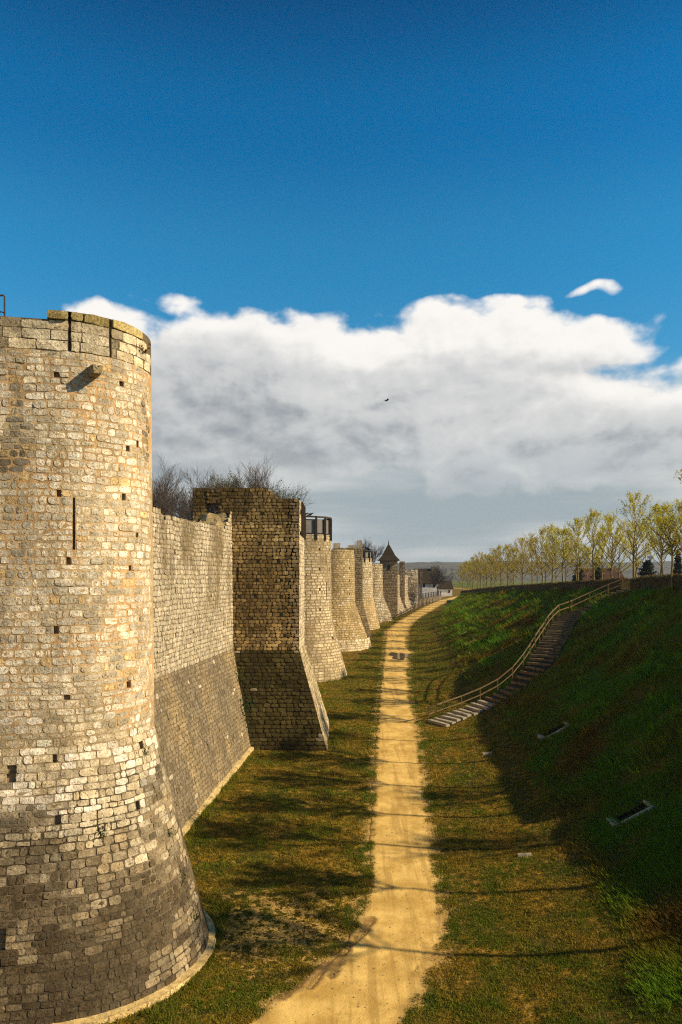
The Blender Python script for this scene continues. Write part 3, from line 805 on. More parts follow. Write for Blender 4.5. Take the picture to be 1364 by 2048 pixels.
# timber brace hanging on the right face
mb = MB()
for y in (50.4, 51.4, 52.6, 53.8): mb.box(XR2 + .10, XR2 + .24, y - .06, y + .06, 14.6, 16.9)
mb.box(XR2 + .07, XR2 + .2, 50.2, 54.0, 16.2, 16.35); mb.box(XR2 + .07, XR2 + .2, 50.2, 54.0, 14.8, 14.95)
mb.build('timber_frame', M_DARKWOOD, sq, off=sq.location)

# ---- towers farther along
def far_tower(name, label, C, R, ang, z0, zt, ztop, rb, base_c, tal_c, mort, top=None, ch=(.24, .32), sw=(.35, .75), seed=1, holes=(), s_range=None, stain=.45, mat=None, nseg=1, white=.05):
    t_ = thing(name, label, 'tower', (C[0], C[1], z0))
    def off(t):
        if t >= zt: return .1 * (ztop - t) / (ztop - zt)
        k = (zt - t) / (zt - z0); return .1 + (rb - R - .1) * k
    su = u_tower(C, R, RAD(ang), off)
    def col(a, t, p, r):
        c = vary(base_c, r, .13) if t > zt else vary(tal_c, r, .15)
        if r.random() < white: c = vary((.62, .57, .48), r, .08)
        d = cl01(fbm((p[0], p[1], p[2] * .5), .35, seed * 7.0) * 1.7 - .02) * stain
        return tuple(x * (1 - d * k) for x, k in zip(c, (.72, .76, .82)))
    mm = Masonry(seed); s0, s1 = s_range or (-2.2, R * RAD(150))
    mm.face(su, s0, s1, z0 - .3, zt, ch, sw, col, lambda a, t, p: mort, holes, top=top, proud=.03, gap=.035, nseg=nseg)
    mm.face(su, s0, s1, zt, ztop, ch, sw, col, lambda a, t, p: mort, holes, top=top, proud=.03, gap=.035, nseg=nseg)
    mm.build(t_, mat or M_STONE_FAR, 0)
    core_top = ztop - .1 if top is None else None
    if core_top: ring_solid(t_, 'tower_core', su, -6, math.pi * R + 6, 48, [z0 - .5, (z0 + zt) / 2, zt, core_top], M_MORTAR, lambda p: mort)
    else:
        ss = np.linspace(-5, math.pi * R + 5, 60); V, F, Cc = [], [], []
        ts = [z0 - .5, (z0 + zt) / 2, zt]
        for a in ss:
            for t in ts + [top(a) - .1]:
                p = Vector(su.pos(a, t)) - su.n(a, t) * .1; V.append(p - Vector(t_.location)); Cc.append(tal_c)
            p = Vector(su.pos(a, top(a) - .25)) - su.n(a, zt + 1) * 1.3; V.append(p - Vector(t_.location)); Cc.append(tal_c)
            p = Vector((C[0], C[1], ztop - 2.2)); V.append(p - Vector(t_.location)); Cc.append(tal_c)
        for i in range(59):
            for j in range(5): q = i * 6 + j; F.append((q, q + 6, q + 7, q + 1))
        mesh_obj('tower_core', V, F, M_MORTAR, t_, cols=Cc)
    return t_, su
def putlogs(z_list, s_list, w=.16): return [(s, s + w, z - .1, z + .1) for z in z_list for s in s_list]
def timber_guard(t_, C, R, ztop, h, ang):
    """dark timber posts with a rail and board screens round the top of a tower"""
    off = Vector(t_.location)
    angs = [RAD(ang - 110 + i * 22) for i in range(11)]
    P = [Vector((C[0] + math.cos(a) * (R + .06), C[1] + math.sin(a) * (R + .06), 0)) for a in angs]
    for p in P:
        mb = MB(); mb.box(p.x - .11, p.x + .11, p.y - .11, p.y + .11, ztop - .55, ztop + h)
        mb.build('post', M_DARKWOOD, t_, off=off)
    mb = MB()
    for a, b_ in zip(P[:-1], P[1:]): mb.bar(a + Vector((0, 0, ztop + h)), b_ + Vector((0, 0, ztop + h)), .2, .16)
    mb.build('top_rail', M_DARKWOOD, t_, off=off)
    for a, b_ in zip(P[:-1], P[1:]):
        mb = MB(); q = (a - Vector((C[0], C[1], 0))).normalized() * -.16
        a2, b2 = a + q, b_ + q; zc = ztop + (h - .1) / 2
        mb.bar(a2 + Vector((0, 0, zc)), b2 + Vector((0, 0, zc)), .05, h - .35)
        mb.build('board_screen', M_GREYWOOD, t_, off=off)

t3, su3 = far_tower('round_tower', 'pale round tower topped by a dark timber guard rail', (-4.05, 76), 3.0, 8, 1.6, 7.6, 16.0, 4.75, (.60, .52, .37), (.50, .42, .28), (.30, .22, .12), seed=21, stain=.62,
                    holes=putlogs((8.6, 10.6, 12.6, 14.6), (1.6, 3.2, 4.3)) + [(2.6, 2.7, 9.7, 11.2), (2.55, 2.63, 13.0, 14.2), (2.7, 3.05, 5.7, 6.0)], nseg=1)
timber_guard(t3, (-4.05, 76), 3.0, 16.0, 1.7, 8)
def rtop4(a):
    return 15.35 - 2.0 * sstep(3.0, 6.4, a) + .25 * mnoise.noise(Vector((a * 1.2, 3, 0)))
t4, su4 = far_tower('round_tower', 'ochre ruined round tower with crumbled rounded top', (-1.5, 101), 3.3, 8, 2.5, 8.2, 15.8, 5.4, (.46, .37, .22), (.47, .37, .20), (.27, .19, .09), top=rtop4, seed=23, holes=putlogs((9.5, 11.2, 12.8), (2.4, 4.3)), stain=.55)
# pale new course at its foot
mfo = Masonry(24); SF4 = u_tower((-1.5, 101), 3.3, RAD(8), lambda t: 2.16 + (2.9 - t) * .2)
mfo.face(SF4, -2, 3.3 * RAD(150), 2.2, 3.7, (.26, .3), (.6, .9), lambda a, t, p, r: vary((.62, .53, .37), r, .07), lambda a, t, p: (.35, .27, .15), nseg=1)
off = Vector(t4.location)
V, F, C = [], [], []
for (vs_, fs_, cs_, ar) in mfo.stones: q = len(V); V += [v - off for v in vs_]; C += cs_; F += [tuple(k + q for k in f) for f in fs_]
mesh_obj('repaired_foot', V, F, M_STONE_FAR, t4, cols=C)['kind'] = 'stuff'
mesh_obj('repaired_bed', [Vector(v) - off for v in mfo.bv], mfo.bf, M_MORTAR, t4, cols=mfo.bc)

def box_tower(name, label, x0, x1, y0, y1, z0, zt, ztop, flare, near_shade_c, right_lit_c, mort, seed, tops=None, holes=(), ch=(.26, .34), sw=(.4, .8), tal_c=None):  # sunlight is painted in: right face coloured paler than the shaded near face
    t_ = thing(name, label, 'tower', ((x0 + x1) / 2, (y0 + y1) / 2, z0))
    def o(t): return flare * max(0, (zt - t) / (zt - z0))
    nf, w1 = flat(lambda t: (x0, y0 - o(t), t), lambda t: (x1 + o(t), y0 - o(t), t))
    rf, w2 = flat(lambda t: (x1 + o(t), y0 - o(t), t), lambda t: (x1 + o(t) + .05, y1 + o(t), t))
    def mk(c0):
        def f(a, t, p, r):
            c = vary(c0 if t > zt or tal_c is None else tal_c, r, .14); d = cl01(fbm((p[0], p[1], p[2] * .4), .4, seed * 3.0) * 1.6) * .5
            return tuple(x * (1 - d * .75) for x in c)
        return f
    mm = Masonry(seed)
    for sf, w, c0 in ((nf, w1, near_shade_c), (rf, w2, right_lit_c)):
        for lo, hi in ((z0 - .3, zt), (zt, ztop)):
            if hi - lo > .2: mm.face(sf, 0, w, lo, hi, ch, sw, mk(c0), lambda a, t, p: mort, holes if sf is nf else (), top=tops if sf is nf else None, proud=.03, gap=.03, nseg=1)
    mm.build(t_, M_STONE_FAR, 0)
    mb = MB(); mb.box(x0 + .1, x1 - .12, y0 + .12, y1, z0 - .5, (ztop if tops is None else ztop - 1.2) - .05); mb.build('tower_core', M_STEP, t_, off=t_.location)
    return t_
# block tower behind the ochre one
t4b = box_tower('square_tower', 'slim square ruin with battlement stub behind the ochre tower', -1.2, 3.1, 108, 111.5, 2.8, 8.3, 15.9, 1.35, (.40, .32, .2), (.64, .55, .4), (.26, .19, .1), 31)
off = Vector(t4b.location)
for (x0, x1, y0, y1, z1) in ((-1.1, -.1, 108.1, 108.8, 16.6), (1.0, 2.2, 108.1, 108.8, 16.3), (2.35, 3.0, 108.1, 111.3, 17.0)):
    mb = MB(); mb.box(x0, x1, y0, y1, 15.8, z1); o = mb.build('merlon', M_STONE_FAR, t4b, off=off)
    a = o.data.color_attributes.new('col', 'FLOAT_COLOR', 'POINT'); a.data.foreach_set('color', np.tile([.52, .43, .29, 1], 8).astype(np.float32))
mb = MB(); mb.box(-.1, .9, 108.0 - .06, 108.3, 13.0, 14.3); mb.build('doorway', M_DARK, t4b, off=off)
t5, su5 = far_tower('round_tower', 'small pale round tower with timber guard, second of the two guarded towers', (2.35, 123), 2.75, 8, 3.2, 8.4, 14.7, 4.1, (.55, .47, .33), (.50, .38, .20), (.30, .22, .12), seed=41, holes=[(2.3, 2.42, 11.5, 12.6)])
timber_guard(t5, (2.35, 123), 2.75, 14.7, 1.2, 8)
def rtop6(a): return 14.0 + .5 * mnoise.noise(Vector((a * 1.1, 7, 0))) - (1.0 if a > 3.9 else 0)
t6, su6 = far_tower('round_tower', 'pitted ruined round tower just before the roofed one', (5.0, 138), 2.6, 8, 3.4, 8.3, 14.6, 4.7, (.48, .40, .27), (.46, .40, .29), (.16, .12, .07), top=rtop6, seed=43, stain=.9)
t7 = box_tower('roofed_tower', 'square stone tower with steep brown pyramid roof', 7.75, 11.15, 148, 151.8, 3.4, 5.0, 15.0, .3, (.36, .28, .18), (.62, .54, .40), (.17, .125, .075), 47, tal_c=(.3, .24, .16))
off = Vector(t7.location)
mb = MB(); ex0, ex1, ey0, ey1, ez, ap = 7.35, 11.65, 147.5, 152.3, 14.85, (9.5, 149.9, 18.35)
mb.add([(ex0, ey0, ez), (ex1, ey0, ez), (ex1, ey1, ez), (ex0, ey1, ez), (ex0 + .9, ey0 + 1.0, ez + 1.05), (ex1 - .9, ey0 + 1.0, ez + 1.05), (ex1 - .9, ey1 - 1.0, ez + 1.05), (ex0 + .9, ey1 - 1.0, ez + 1.05), ap],
       [(0, 1, 5, 4), (1, 2, 6, 5), (2, 3, 7, 6), (3, 0, 4, 7), (4, 5, 8), (5, 6, 8), (6, 7, 8), (7, 4, 8), (3, 2, 1, 0)])
roof = mb.build('roof', M_ROOF, t7, off=off)
mb = MB(); mb.tube([(9.5, 149.9, 18.1), (9.5, 149.9, 18.5), (9.5, 149.9, 18.65), (9.5, 149.9, 19.1)], [.06, .13, .05, .02], 6); mb.build('finial', M_METAL, roof, off=off)
mb = MB(); mb.box(9.15, 9.7, 147.93, 148.1, 13.0, 13.95); mb.build('window', M_DARK, t7, off=off)
def rtop8(a): return 13.25 + .25 * mnoise.noise(Vector((a * 1.5, 1, 0)))
t8, su8 = far_tower('round_tower', 'grey rubble round tower beyond the roofed tower', (15.2, 170), 2.15, 8, 3.4, 4.2, 13.6, 2.4, (.36, .32, .26), (.30, .26, .2), (.10, .08, .05), top=rtop8, seed=53, stain=.9, white=.14)
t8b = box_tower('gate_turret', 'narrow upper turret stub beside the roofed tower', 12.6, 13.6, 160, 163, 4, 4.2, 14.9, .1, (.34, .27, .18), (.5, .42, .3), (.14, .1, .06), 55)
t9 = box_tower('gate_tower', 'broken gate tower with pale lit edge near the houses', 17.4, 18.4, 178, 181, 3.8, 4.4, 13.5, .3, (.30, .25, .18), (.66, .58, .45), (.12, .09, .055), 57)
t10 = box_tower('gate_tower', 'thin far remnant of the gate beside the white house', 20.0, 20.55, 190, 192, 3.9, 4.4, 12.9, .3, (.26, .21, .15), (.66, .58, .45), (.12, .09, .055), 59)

# ---- short curtain walls that tie the farther towers together
def far_wall(x0, y0, x1, y1, z0, ztop, c, seed, label):
    t_ = thing('curtain_wall', label, 'wall', ((x0 + x1) / 2, (y0 + y1) / 2, z0))
    n = Vector((y1 - y0, -(x1 - x0), 0)).normalized()
    def o(t): return 1.5 * max(0, (7.5 - t) / (7.5 - z0))
    sf, w = flat(lambda t: (x0 + n.x * o(t), y0 + n.y * o(t), t), lambda t: (x1 + n.x * o(t), y1 + n.y * o(t), t))
    mm = Masonry(seed)
    mm.face(sf, 0, w, z0 - .4, ztop, (.3, .42), (.5, 1.0), lambda a, t, p, r: vary(c, r, .16), lambda a, t, p: (.2, .15, .09), nseg=1)
    mm.build(t_, M_STONE_FAR, 0)
    L = math.hypot(x1 - x0, y1 - y0); d = Vector((x1 - x0, y1 - y0, 0)) / L
    wall_core(t_, lambda s: (Vector((x0, y0, 0)) + d * s, n), lambda s: ztop, 0, L, 1.8, z0 + 3, c, seed=seed, step=.8)
for k, a in enumerate([(-7.0, 54.0, -6.6, 75, 1.2, 14.5, (.48, .41, .28)), (-6.6, 78, -4.6, 100, 2, 14.3, (.46, .38, .25)), (-4.4, 104, -1.2, 121, 2.7, 13.8, (.46, .38, .25)),
                       (-.8, 125, 1.6, 137, 3.2, 13.3, (.46, .38, .25)), (2.0, 139, 7.6, 150, 3.4, 12.6, (.44, .36, .25)), (10, 152, 15, 168, 3.5, 12.0, (.4, .33, .24))]):
    far_wall(*a[:6], a[6], 70 + k, 'curtain wall section behind the ' + ('square dark tower', 'timber-guarded pale tower', 'ochre ruined tower', 'small guarded tower', 'pitted ruined tower', 'roofed tower')[k])

# ------------------------------------------------------------------ stairs up the bank
ST = [(6.9, 54.0), (9.4, 55.5), (12.0, 56.4), (14.0, 57.1), (15.8, 58.7), (17.7, 62.0), (19.5, 65.9), (21.4, 68.7), (23.6, 69.4), (25.9, 69.3), (26.6, 69.3)]
def spline(P, n):
    P = [np.array(p, float) for p in P]; P = [2 * P[0] - P[1]] + P + [2 * P[-1] - P[-2]]; out = []
    for i in range(1, len(P) - 2):
        for k in range(n):
            t = k / n; a, b_, c_, d = P[i - 1], P[i], P[i + 1], P[i + 2]
            out.append(.5 * (2 * b_ + (c_ - a) * t + (2 * a - 5 * b_ + 4 * c_ - d) * t * t + (3 * b_ - a - 3 * c_ + d) * t ** 3))
    out.append(P[-2]); return np.array(out)
sp_ = spline(ST, 24)
al = np.concatenate([[0], np.cumsum(np.hypot(*np.diff(sp_, axis=0).T))])
def st_at(s):
    s = min(max(s, 0), al[-1]); p = np.array([np.interp(s, al, sp_[:, 0]), np.interp(s, al, sp_[:, 1])])
    q = np.array([np.interp(min(s + .1, al[-1]), al, sp_[:, 0]), np.interp(min(s + .1, al[-1]), al, sp_[:, 1])]); r0 = np.array([np.interp(max(s - .1, 0), al, sp_[:, 0]), np.interp(max(s - .1, 0), al, sp_[:, 1])])
    d = q - r0; d /= np.hypot(*d); return p, d, np.array([-d[1], d[0]])
stairs = thing('staircase', 'long curved earth staircase with wooden handrail climbing the grass bank', 'staircase', (6.7, 55.1, gz(6.7, 55.1)))
off = Vector(stairs.location)
SWD = 1.05
def st_z(s): p, d, n = st_at(s); return max(gz(*(p + n * k)) for k in (-SWD * .9, 0, SWD * .9))
# smoothed stair profile
ss_ = np.linspace(0, al[-1], 60); zz_ = np.array([st_z(s) for s in ss_])
for _ in range(2): zz_[1:-1] = (zz_[:-2] + 2 * zz_[1:-1] + zz_[2:]) / 4
V, F = [], []
for i, s in enumerate(ss_):
    p, d, n = st_at(s)
    for k, dz_ in ((-1, -.5), (-1, .06), (1, .06), (1, -.5)): q = p + n * SWD * k; V.append(Vector((q[0], q[1], zz_[i] + dz_)) - off)
    if i:
        a, b_ = 4 * (i - 1), 4 * i; F += [(a + j, b_ + j, b_ + j + 1, a + j + 1) for j in range(3)]
mesh_obj('earth_bed', V, F, M_TREAD, stairs)
NST = 50
rs = random.Random(77)
for i in range(NST):
    s = .25 + (al[-1] - .5) * i / (NST - 1); p, d, n = st_at(s); z = float(np.interp(s, ss_, zz_)) + .07
    w = SWD * rs.uniform(.86, 1.04); z += rs.uniform(-.03, .03); dep = .26 if i < 9 else .12
    mb = MB()
    sk = rs.uniform(-.07, .07)
    c = [p - d * dep - n * w + d * sk, p + d * .10 - n * w + d * sk, p + d * .10 + n * w - d * sk, p - d * dep + n * w - d * sk]
    mb.v = [(q[0], q[1], z - .3) for q in c] + [(q[0], q[1], z + .10 + rs.uniform(-.012, .012)) for q in c]
    mb.f = [(3, 2, 1, 0), (4, 5, 6, 7)] + [(k, (k + 1) % 4, 4 + (k + 1) % 4, 4 + k) for k in range(4)]
    mb.build('step', M_CONC if i < 9 else M_LOG, stairs, off=off)
rail_pts = []
for i in range(19):
    s = .1 + (al[-1] - .2) * i / 18; p, d, n = st_at(s); q = p + n * (SWD + .10); g = gz(*q)
    zb = float(np.interp(s, ss_, zz_)); rail_pts.append(Vector((q[0], q[1], zb)))
    mb = MB(); mb.bar((q[0], q[1], min(g, zb) - .3), (q[0] + rs.uniform(-.04, .04), q[1] + rs.uniform(-.04, .04), zb + 1.0 + rs.uniform(-.02, .05)), .07, .07); mb.build('rail_post', M_WOOD, stairs, off=off)
for hgt, w, nm in ((1.02, .085, 'handrail'), (.52, .075, 'lower_rail')):
    mb = MB()
    for a, b_ in zip(rail_pts[:-1], rail_pts[1:]): mb.bar(a + Vector((0, 0, hgt)), b_ + Vector((0, 0, hgt)), w * .7, w)
    mb.build(nm, M_WOOD, stairs, off=off)

# ------------------------------------------------------------------ culvert outlets on the bank
def culvert(x, y, k, label):
    """concrete-lined recess in the slope, open towards -X; rims flush with the turf"""
    def g0(xx, yy): return float(ground_z(np.array([xx]), np.array([yy]), True, False)[0])
    xa, xb = x - .95 * k, x + .6 * k; z0 = g0(xa, y)
    t_ = thing('culvert', label, 'culvert', (x, y, z0)); off = Vector(t_.location); W = .5 * k; tk = .06 * k
    for sy in (-1, 1):
        yc = y + sy * W; za, zb = g0(xa, yc) + .03, g0(xb, yc) + .07
        mb = MB(); pr_ = [(xa, z0 - 1.1), (xb, z0 - 1.1), (xb, zb), (xa, za)]
        mb.v = [(a, yc - tk, b_) for a, b_ in pr_] + [(a, yc + tk, b_) for a, b_ in pr_]
        mb.f = [(0, 1, 2, 3), (7, 6, 5, 4)] + [((i + 1) % 4, i, 4 + i, 4 + (i + 1) % 4) for i in range(4)]
        mb.build('wing_wall', M_RECESS_SHADE, t_, off=off)
        if sy < 0: mb = MB(); mb.bar((xa, yc, za + .03), (xb, yc, zb + .03), .22 * k, .12 * k); mb.build('coping', M_RIM, t_, off=off)
    zt_ = g0(xb, y) + .09
    mb = MB(); mb.box(xb + .003, xb + .14 * k, y - W - tk, y + W + tk, z0 - .6, zt_); mb.build('head_wall', M_RECESS_SHADE, t_, off=off)
    mb = MB(); mb.box(xb - .02, xb + .18 * k, y - W - tk - .02, y + W + tk + .02, zt_ + .002, zt_ + .09); mb.build('coping', M_RIM, t_, off=off)
    mb = MB(); mb.box(xb - .05, xb, y - W * .82, y + W * .82, z0 - .45, zt_ - .14); mb.build('opening', M_DARK, t_, off=off)
    mb = MB(); mb.box(xa - .05, xb - .055, y - W + tk + .003, y + W - tk - .003, z0 - 1.1, z0 - .55); mb.build('apron', M_RECESS_SHADE, t_, off=off)
    mb = MB(); mb.box(xa - .42 * k, xa - .055, y - W - tk, y + W + tk, z0 - .3, z0 + .05); mb.build('sill', M_RIM, t_, off=off)
culvert(13.0, 45.0, .8, 'small concrete culvert outlet on the bank just below the staircase')
culvert(12.2, 31.0, .8, 'concrete culvert outlet with dark opening low on the near right bank')
for (x, y, lab) in ((8.83, 45.2, 'tiny pale marker stone on the grass right of the path, the farther one'), (7.48, 30.5, 'tiny pale marker stone on the shaded grass nearer the camera')):
    mb = MB(); z = gz(x, y)
    mb.v = [(-.32, -.1, -.1), (.32, -.1, -.1), (.32, .12, -.1), (-.32, .12, -.1), (-.28, -.08, .07), (.25, -.06, .12), (.27, .1, .10), (-.3, .1, .06)]
    mb.f = [(3, 2, 1, 0), (4, 5, 6, 7)] + [(k, (k + 1) % 4, 4 + (k + 1) % 4, 4 + k) for k in range(4)]
    tag(mb.build('marker_stone', M_CONC, None, (x, y, z)), lab, 'stone')
for (x, y, lab) in ((15.92, 98.2, 'thin pale stake leaning at the foot of the far bank, the farther one'), (14.8, 86.0, 'thin pale stake leaning at the foot of the far bank, the nearer one')):
    mb = MB(); z = gz(x, y); mb.bar((-.5, 0, -.05), (.55, .1, .55), .09, .07); mb.bar((.3, .05, -.1), (.3, .05, .42), .06, .06)
    tag(mb.build('leaning_stake', M_CONC, None, (x, y, z)), lab, 'stake')

# ------------------------------------------------------------------ trees
MINR = .008
def grow(rd, mb, p, d, L, r, depth, leaves, spread=.5, up=.25, kids=(3, 5), shrink=.62, seg=3, k=4):
    pts, rads = [Vector(p)], [r]; d = Vector(d).normalized(); q = Vector(p)
    for i in range(seg):
        d = (d + Vector((rd.gauss(0, .10), rd.gauss(0, .10), rd.gauss(0, .06) + up * .25))).normalized()
        q = q + d * (L / seg); pts.append(q.copy()); rads.append(r * (1 - (i + 1) / seg * .62))
    mb.tube(pts, rads, k, cap=False)
    if depth == 0:
        for i in range(1, len(pts)): leaves.append((pts[i], d)); leaves.append(((pts[i] + pts[i - 1]) / 2, d))
        return
    n = rd.randint(*kids)
    for j in range(n):
        t = rd.uniform(.30, 1.0) if j else 1.0; i = min(int(t * seg), seg - 1); f = t * seg - i
        b0 = pts[i].lerp(pts[i + 1], f); o = d.orthogonal().normalized(); o.rotate(__import__('mathutils').Quaternion(d, rd.uniform(0, 6.28)))
        nd = (d * (1 - spread) + o * spread * rd.uniform(.7, 1.2) + Vector((0, 0, up))).normalized()
        grow(rd, mb, b0, nd, L * shrink * rd.uniform(.75, 1.15), max(r * .5 * (1.1 - t * .4), MINR), depth - 1, leaves, spread, up, kids, shrink, 2, 3)
def leaf_mesh(rd, leaves, per, size, colors, jit, parent_len=1.0):
    n = len(leaves) * per
    rng = np.random.default_rng(rd.randint(0, 10 ** 6))
    base = np.repeat(np.array([tuple(l[0]) for l in leaves]), per, 0) + rng.normal(0, jit, (n, 3))
    a = rng.normal(0, 1, (n, 3)); a /= np.linalg.norm(a, axis=1)[:, None]
    b_ = rng.normal(0, 1, (n, 3)); b_ -= a * (a * b_).sum(1)[:, None]; b_ /= np.linalg.norm(b_, axis=1)[:, None]
    s = size * rng.uniform(.6, 1.3, (n, 1))
    V = np.stack([base - a * s * .6, base + b_ * s * .42, base + a * s * .6, base - b_ * s * .42], 1).reshape(-1, 3)
    F = np.arange(n * 4).reshape(n, 4)
    c = np.array(colors)[rng.integers(0, len(colors), n)] * rng.uniform(.75, 1.25, (n, 1))
    return V, F, np.repeat(c, 4, 0)
def make_young(seed, H=8.4, leafy=2, lo=2.6, wide=1.0):
    rd = random.Random(seed); mb = MB(); leaves = []
    lead = [Vector((0, 0, -.2))]; 
    for i in range(1, 9): lead.append(Vector((rd.gauss(0, .05) * i * .35, rd.gauss(0, .05) * i * .35, H * i / 8 * .97)))
    rads = [.15, .125, .11, .09, .07, .052, .036, .02, .01]
    mb.tube(lead, rads, 7)
    nb = 30
    for i in range(nb):
        f = i / (nb - 1); z = lo + (H * .93 - lo) * f ** 1.05
        k = z / (H * .97) * 8; j = min(int(k), 7); p = lead[j].lerp(lead[j + 1], k - j)
        az_ = i * 2.399 + rd.uniform(-.4, .4)
        el_ = RAD(38 + 24 * f + rd.uniform(-8, 8))
        L = (2.55 * (1 - f) ** .75 + .7) * rd.uniform(.8, 1.15) * wide * (.75 + .5 * min(1, f * 5))
        d = Vector((math.cos(az_) * math.cos(el_), math.sin(az_) * math.cos(el_), math.sin(el_)))
        grow(rd, mb, p, d, L, .045 * (1 - f) + .014, 1, leaves, .42, .22, (5, 7), .42, 4, 4)
    return mb, leaves
YEL = [(.60, .52, .02), (.52, .48, .025), (.68, .55, .03), (.42, .42, .02), (.64, .47, .025)]
OCH = [(.54, .40, .03), (.48, .39, .035), (.60, .42, .04), (.38, .32, .03)]
variants = []
for i in range(7):
    mb, lv = make_young(100 + i, wide=(.88, .96, .80, .92, .84, .95, .9)[i], lo=(2.6, 2.9, 2.5, 2.8, 3.0)[i] if i < 5 else 4.5, H=(8.8, 8.3, 9.1, 8.6, 8.0)[i] if i < 5 else 8.6)
    tm = bpy.data.meshes.new('young_tree_wood'); tm.from_pydata(mb.v, [], mb.f); tm.materials.append(M_BARK_PALE); tm.update()
    rd = random.Random(i); V, F, c = leaf_mesh(rd, lv, 4, .108, YEL, .08)
    tmp = fast_mesh('tmp', V, F, M_LEAF, None, c); cm = tmp.data; bpy.data.objects.remove(tmp)
    V, F, c = leaf_mesh(rd, lv, 3 if i < 5 else 5, .115 if i < 5 else .13, OCH, .09)
    tmp = fast_mesh('tmp', V, F, M_LEAF, None, c); cf = tmp.data; bpy.data.objects.remove(tmp)
    variants.append((tm, cm, cf))
def put_tree(x, y, sc, rot, v, dense, label, group, name='young_tree'):
    t_ = thing(name, label, 'tree', (x, y, gz(x, y) - .05), group); t_.rotation_euler.z = rot; t_.scale = (sc, sc, sc * 1.0)
    tm, cm, cf = variants[v]
    link(bpy.data.objects.new('trunk', tm), t_); link(bpy.data.objects.new('crown', cf if dense else cm), t_)
ORD = ['first', 'second', 'third', 'fourth', 'fifth', 'sixth', 'seventh', 'eighth', 'ninth', 'tenth', 'eleventh', 'twelfth']
rt = random.Random(9)
nf_, nb_ = 0, 0
NEARD = [12.0, 19.8, 23.9, 27.9, 32.1, 36.2, 41.0, 46.0, 51.5, 57.2, 62.6]
for k in range(-11, 21):
    d = (68.7 + 6.4 * k if k >= 0 else NEARD[k + 11]) + rt.uniform(-.3, .3); x = 27.0 + .04 * (d - 69) + rt.uniform(-.2, .2) - (2.2 if d < 48 else 0); px = 682 + 1500 * x / d
    if px > 1420: lab, g = 'young tree beyond the right edge whose shadow falls across the path', 'shadow-casting trees out of view on the right'
    elif nf_ < 9: lab, g = 'young yellow-leaved tree behind the hedge, %s of the front row from the right edge' % ORD[nf_], 'young trees lining the bank top'; nf_ += 1
    else: lab, g = 'young ochre tree in the crowded far end of the rows', 'far trees lining the bank top'
    put_tree(x, d, rt.uniform(.84, 1.04) * (.84 if 55 < d < 66 else 1), rt.uniform(0, 6.28), k % 5 if px < 1420 else 5 + k % 2, d > 105 or px > 1420, lab, g)
for k in (-8, -7, *range(-1, 10), 11, 13, 15, 17, 19):
    d = 78 + 6.4 * k + rt.uniform(-.3, .3); x = 33.2 + .04 * (d - 78) + rt.uniform(-.2, .2); px = 682 + 1500 * x / d
    if px > 1400: lab, g = 'young tree beyond the right edge whose shadow falls across the path', 'shadow-casting trees out of view on the right'
    elif nb_ < 6: lab, g = 'young thinner-looking tree standing in the row behind, %s from the right edge' % ORD[nb_], 'young trees in the back row'; nb_ += 1
    else: lab, g = 'young ochre tree in the crowded far end of the rows', 'far trees lining the bank top'
    put_tree(x, d, rt.uniform(.74, .92) if px < 1400 else .80, rt.uniform(0, 6.28), (k * 2 + 1) % 5 if px < 1400 else 5, d > 105, lab, g)
# slim sapling in front of the hedge
mb, lv = make_young(140, H=5.6, lo=2.6, wide=.55)
sap = thing('sapling', 'slim pale sapling standing in front of the hedge at far right', 'tree', (25.75, 58.4, gz(25.75, 58.4)))
mb.v = [(x * .55 if z < 1.9 else x, y * .55 if z < 1.9 else y, z) for x, y, z in mb.v]
mb.build('trunk', M_BARK_PALE, sap)
V, F, c = leaf_mesh(random.Random(4), lv, 1, .085, YEL, .06); fast_mesh('crown', V, F, M_LEAF, sap, c)

MINR = .012
def bare_tree(x, y, z, H, seed, label, spread=.55, leaf=None, depth=3, lean=0, cat='tree', group='bare trees', limbs=7, tr=.2):
    rd = random.Random(seed); mb = MB(); lv = []
    t_ = thing('bare_tree' if leaf is None else 'budding_tree', label, cat, (x, y, z), group)
    h0 = H * .28; mb.tube([(0, 0, -.3), (lean * .3, 0, h0 * .5), (lean, 0, h0)], [tr * 1.2, tr, tr * .85], 7)
    for i in range(limbs):
        a = i * 2.4 + rd.uniform(-.3, .3); e = RAD(rd.uniform(42, 78))
        d = Vector((math.cos(a) * math.cos(e), math.sin(a) * math.cos(e), math.sin(e)))
        grow(rd, mb, (lean, 0, h0 * rd.uniform(.75, 1)), d, H * rd.uniform(.30, .38), tr * .45, depth, lv, spread * .80, .14, (8, 10), .56, 4, 4)
    mb.build('trunk', M_TWIG, t_)
    if leaf:
        V, F, c = leaf_mesh(rd, lv, 1, .12, leaf, .1); fast_mesh('crown', V, F, M_LEAF, t_, c)
    return t_
GB = [(.16, .17, .03), (.22, .21, .04), (.12, .12, .03)]
bare_tree(-17.0, 70, 8.5, 15.4, 1, 'bare brown tree showing beside the nearest tower above the wall')
bare_tree(-15.0, 78, 8.5, 16.4, 2, 'wide bare tree behind the curtain wall, left of the dark square tower')
bare_tree(-12.4, 80, 8.5, 16.6, 3, 'budding greenish tree peeking over the dark square tower', leaf=GB)
bare_tree(-9.8, 80, 8.5, 19.0, 4, 'tall bare tree rising above the dark square tower')
bare_tree(-1.0, 132, 8.5, 10.5, 5, 'dark bare treetop behind the ochre ruined tower', depth=2)
bare_tree(5.0, 156, 8.5, 12.5, 6, 'rounded bare tree between guarded tower and roofed tower')
bare_tree(5.6, 146, 8.5, 5.9, 7, 'low green budding tree left of the pyramid roof', leaf=GB, depth=2)
bare_tree(28.6, 222, 5.3, 11.0, 8, 'wide bare tree in front of the white house beyond the bridge', depth=3)

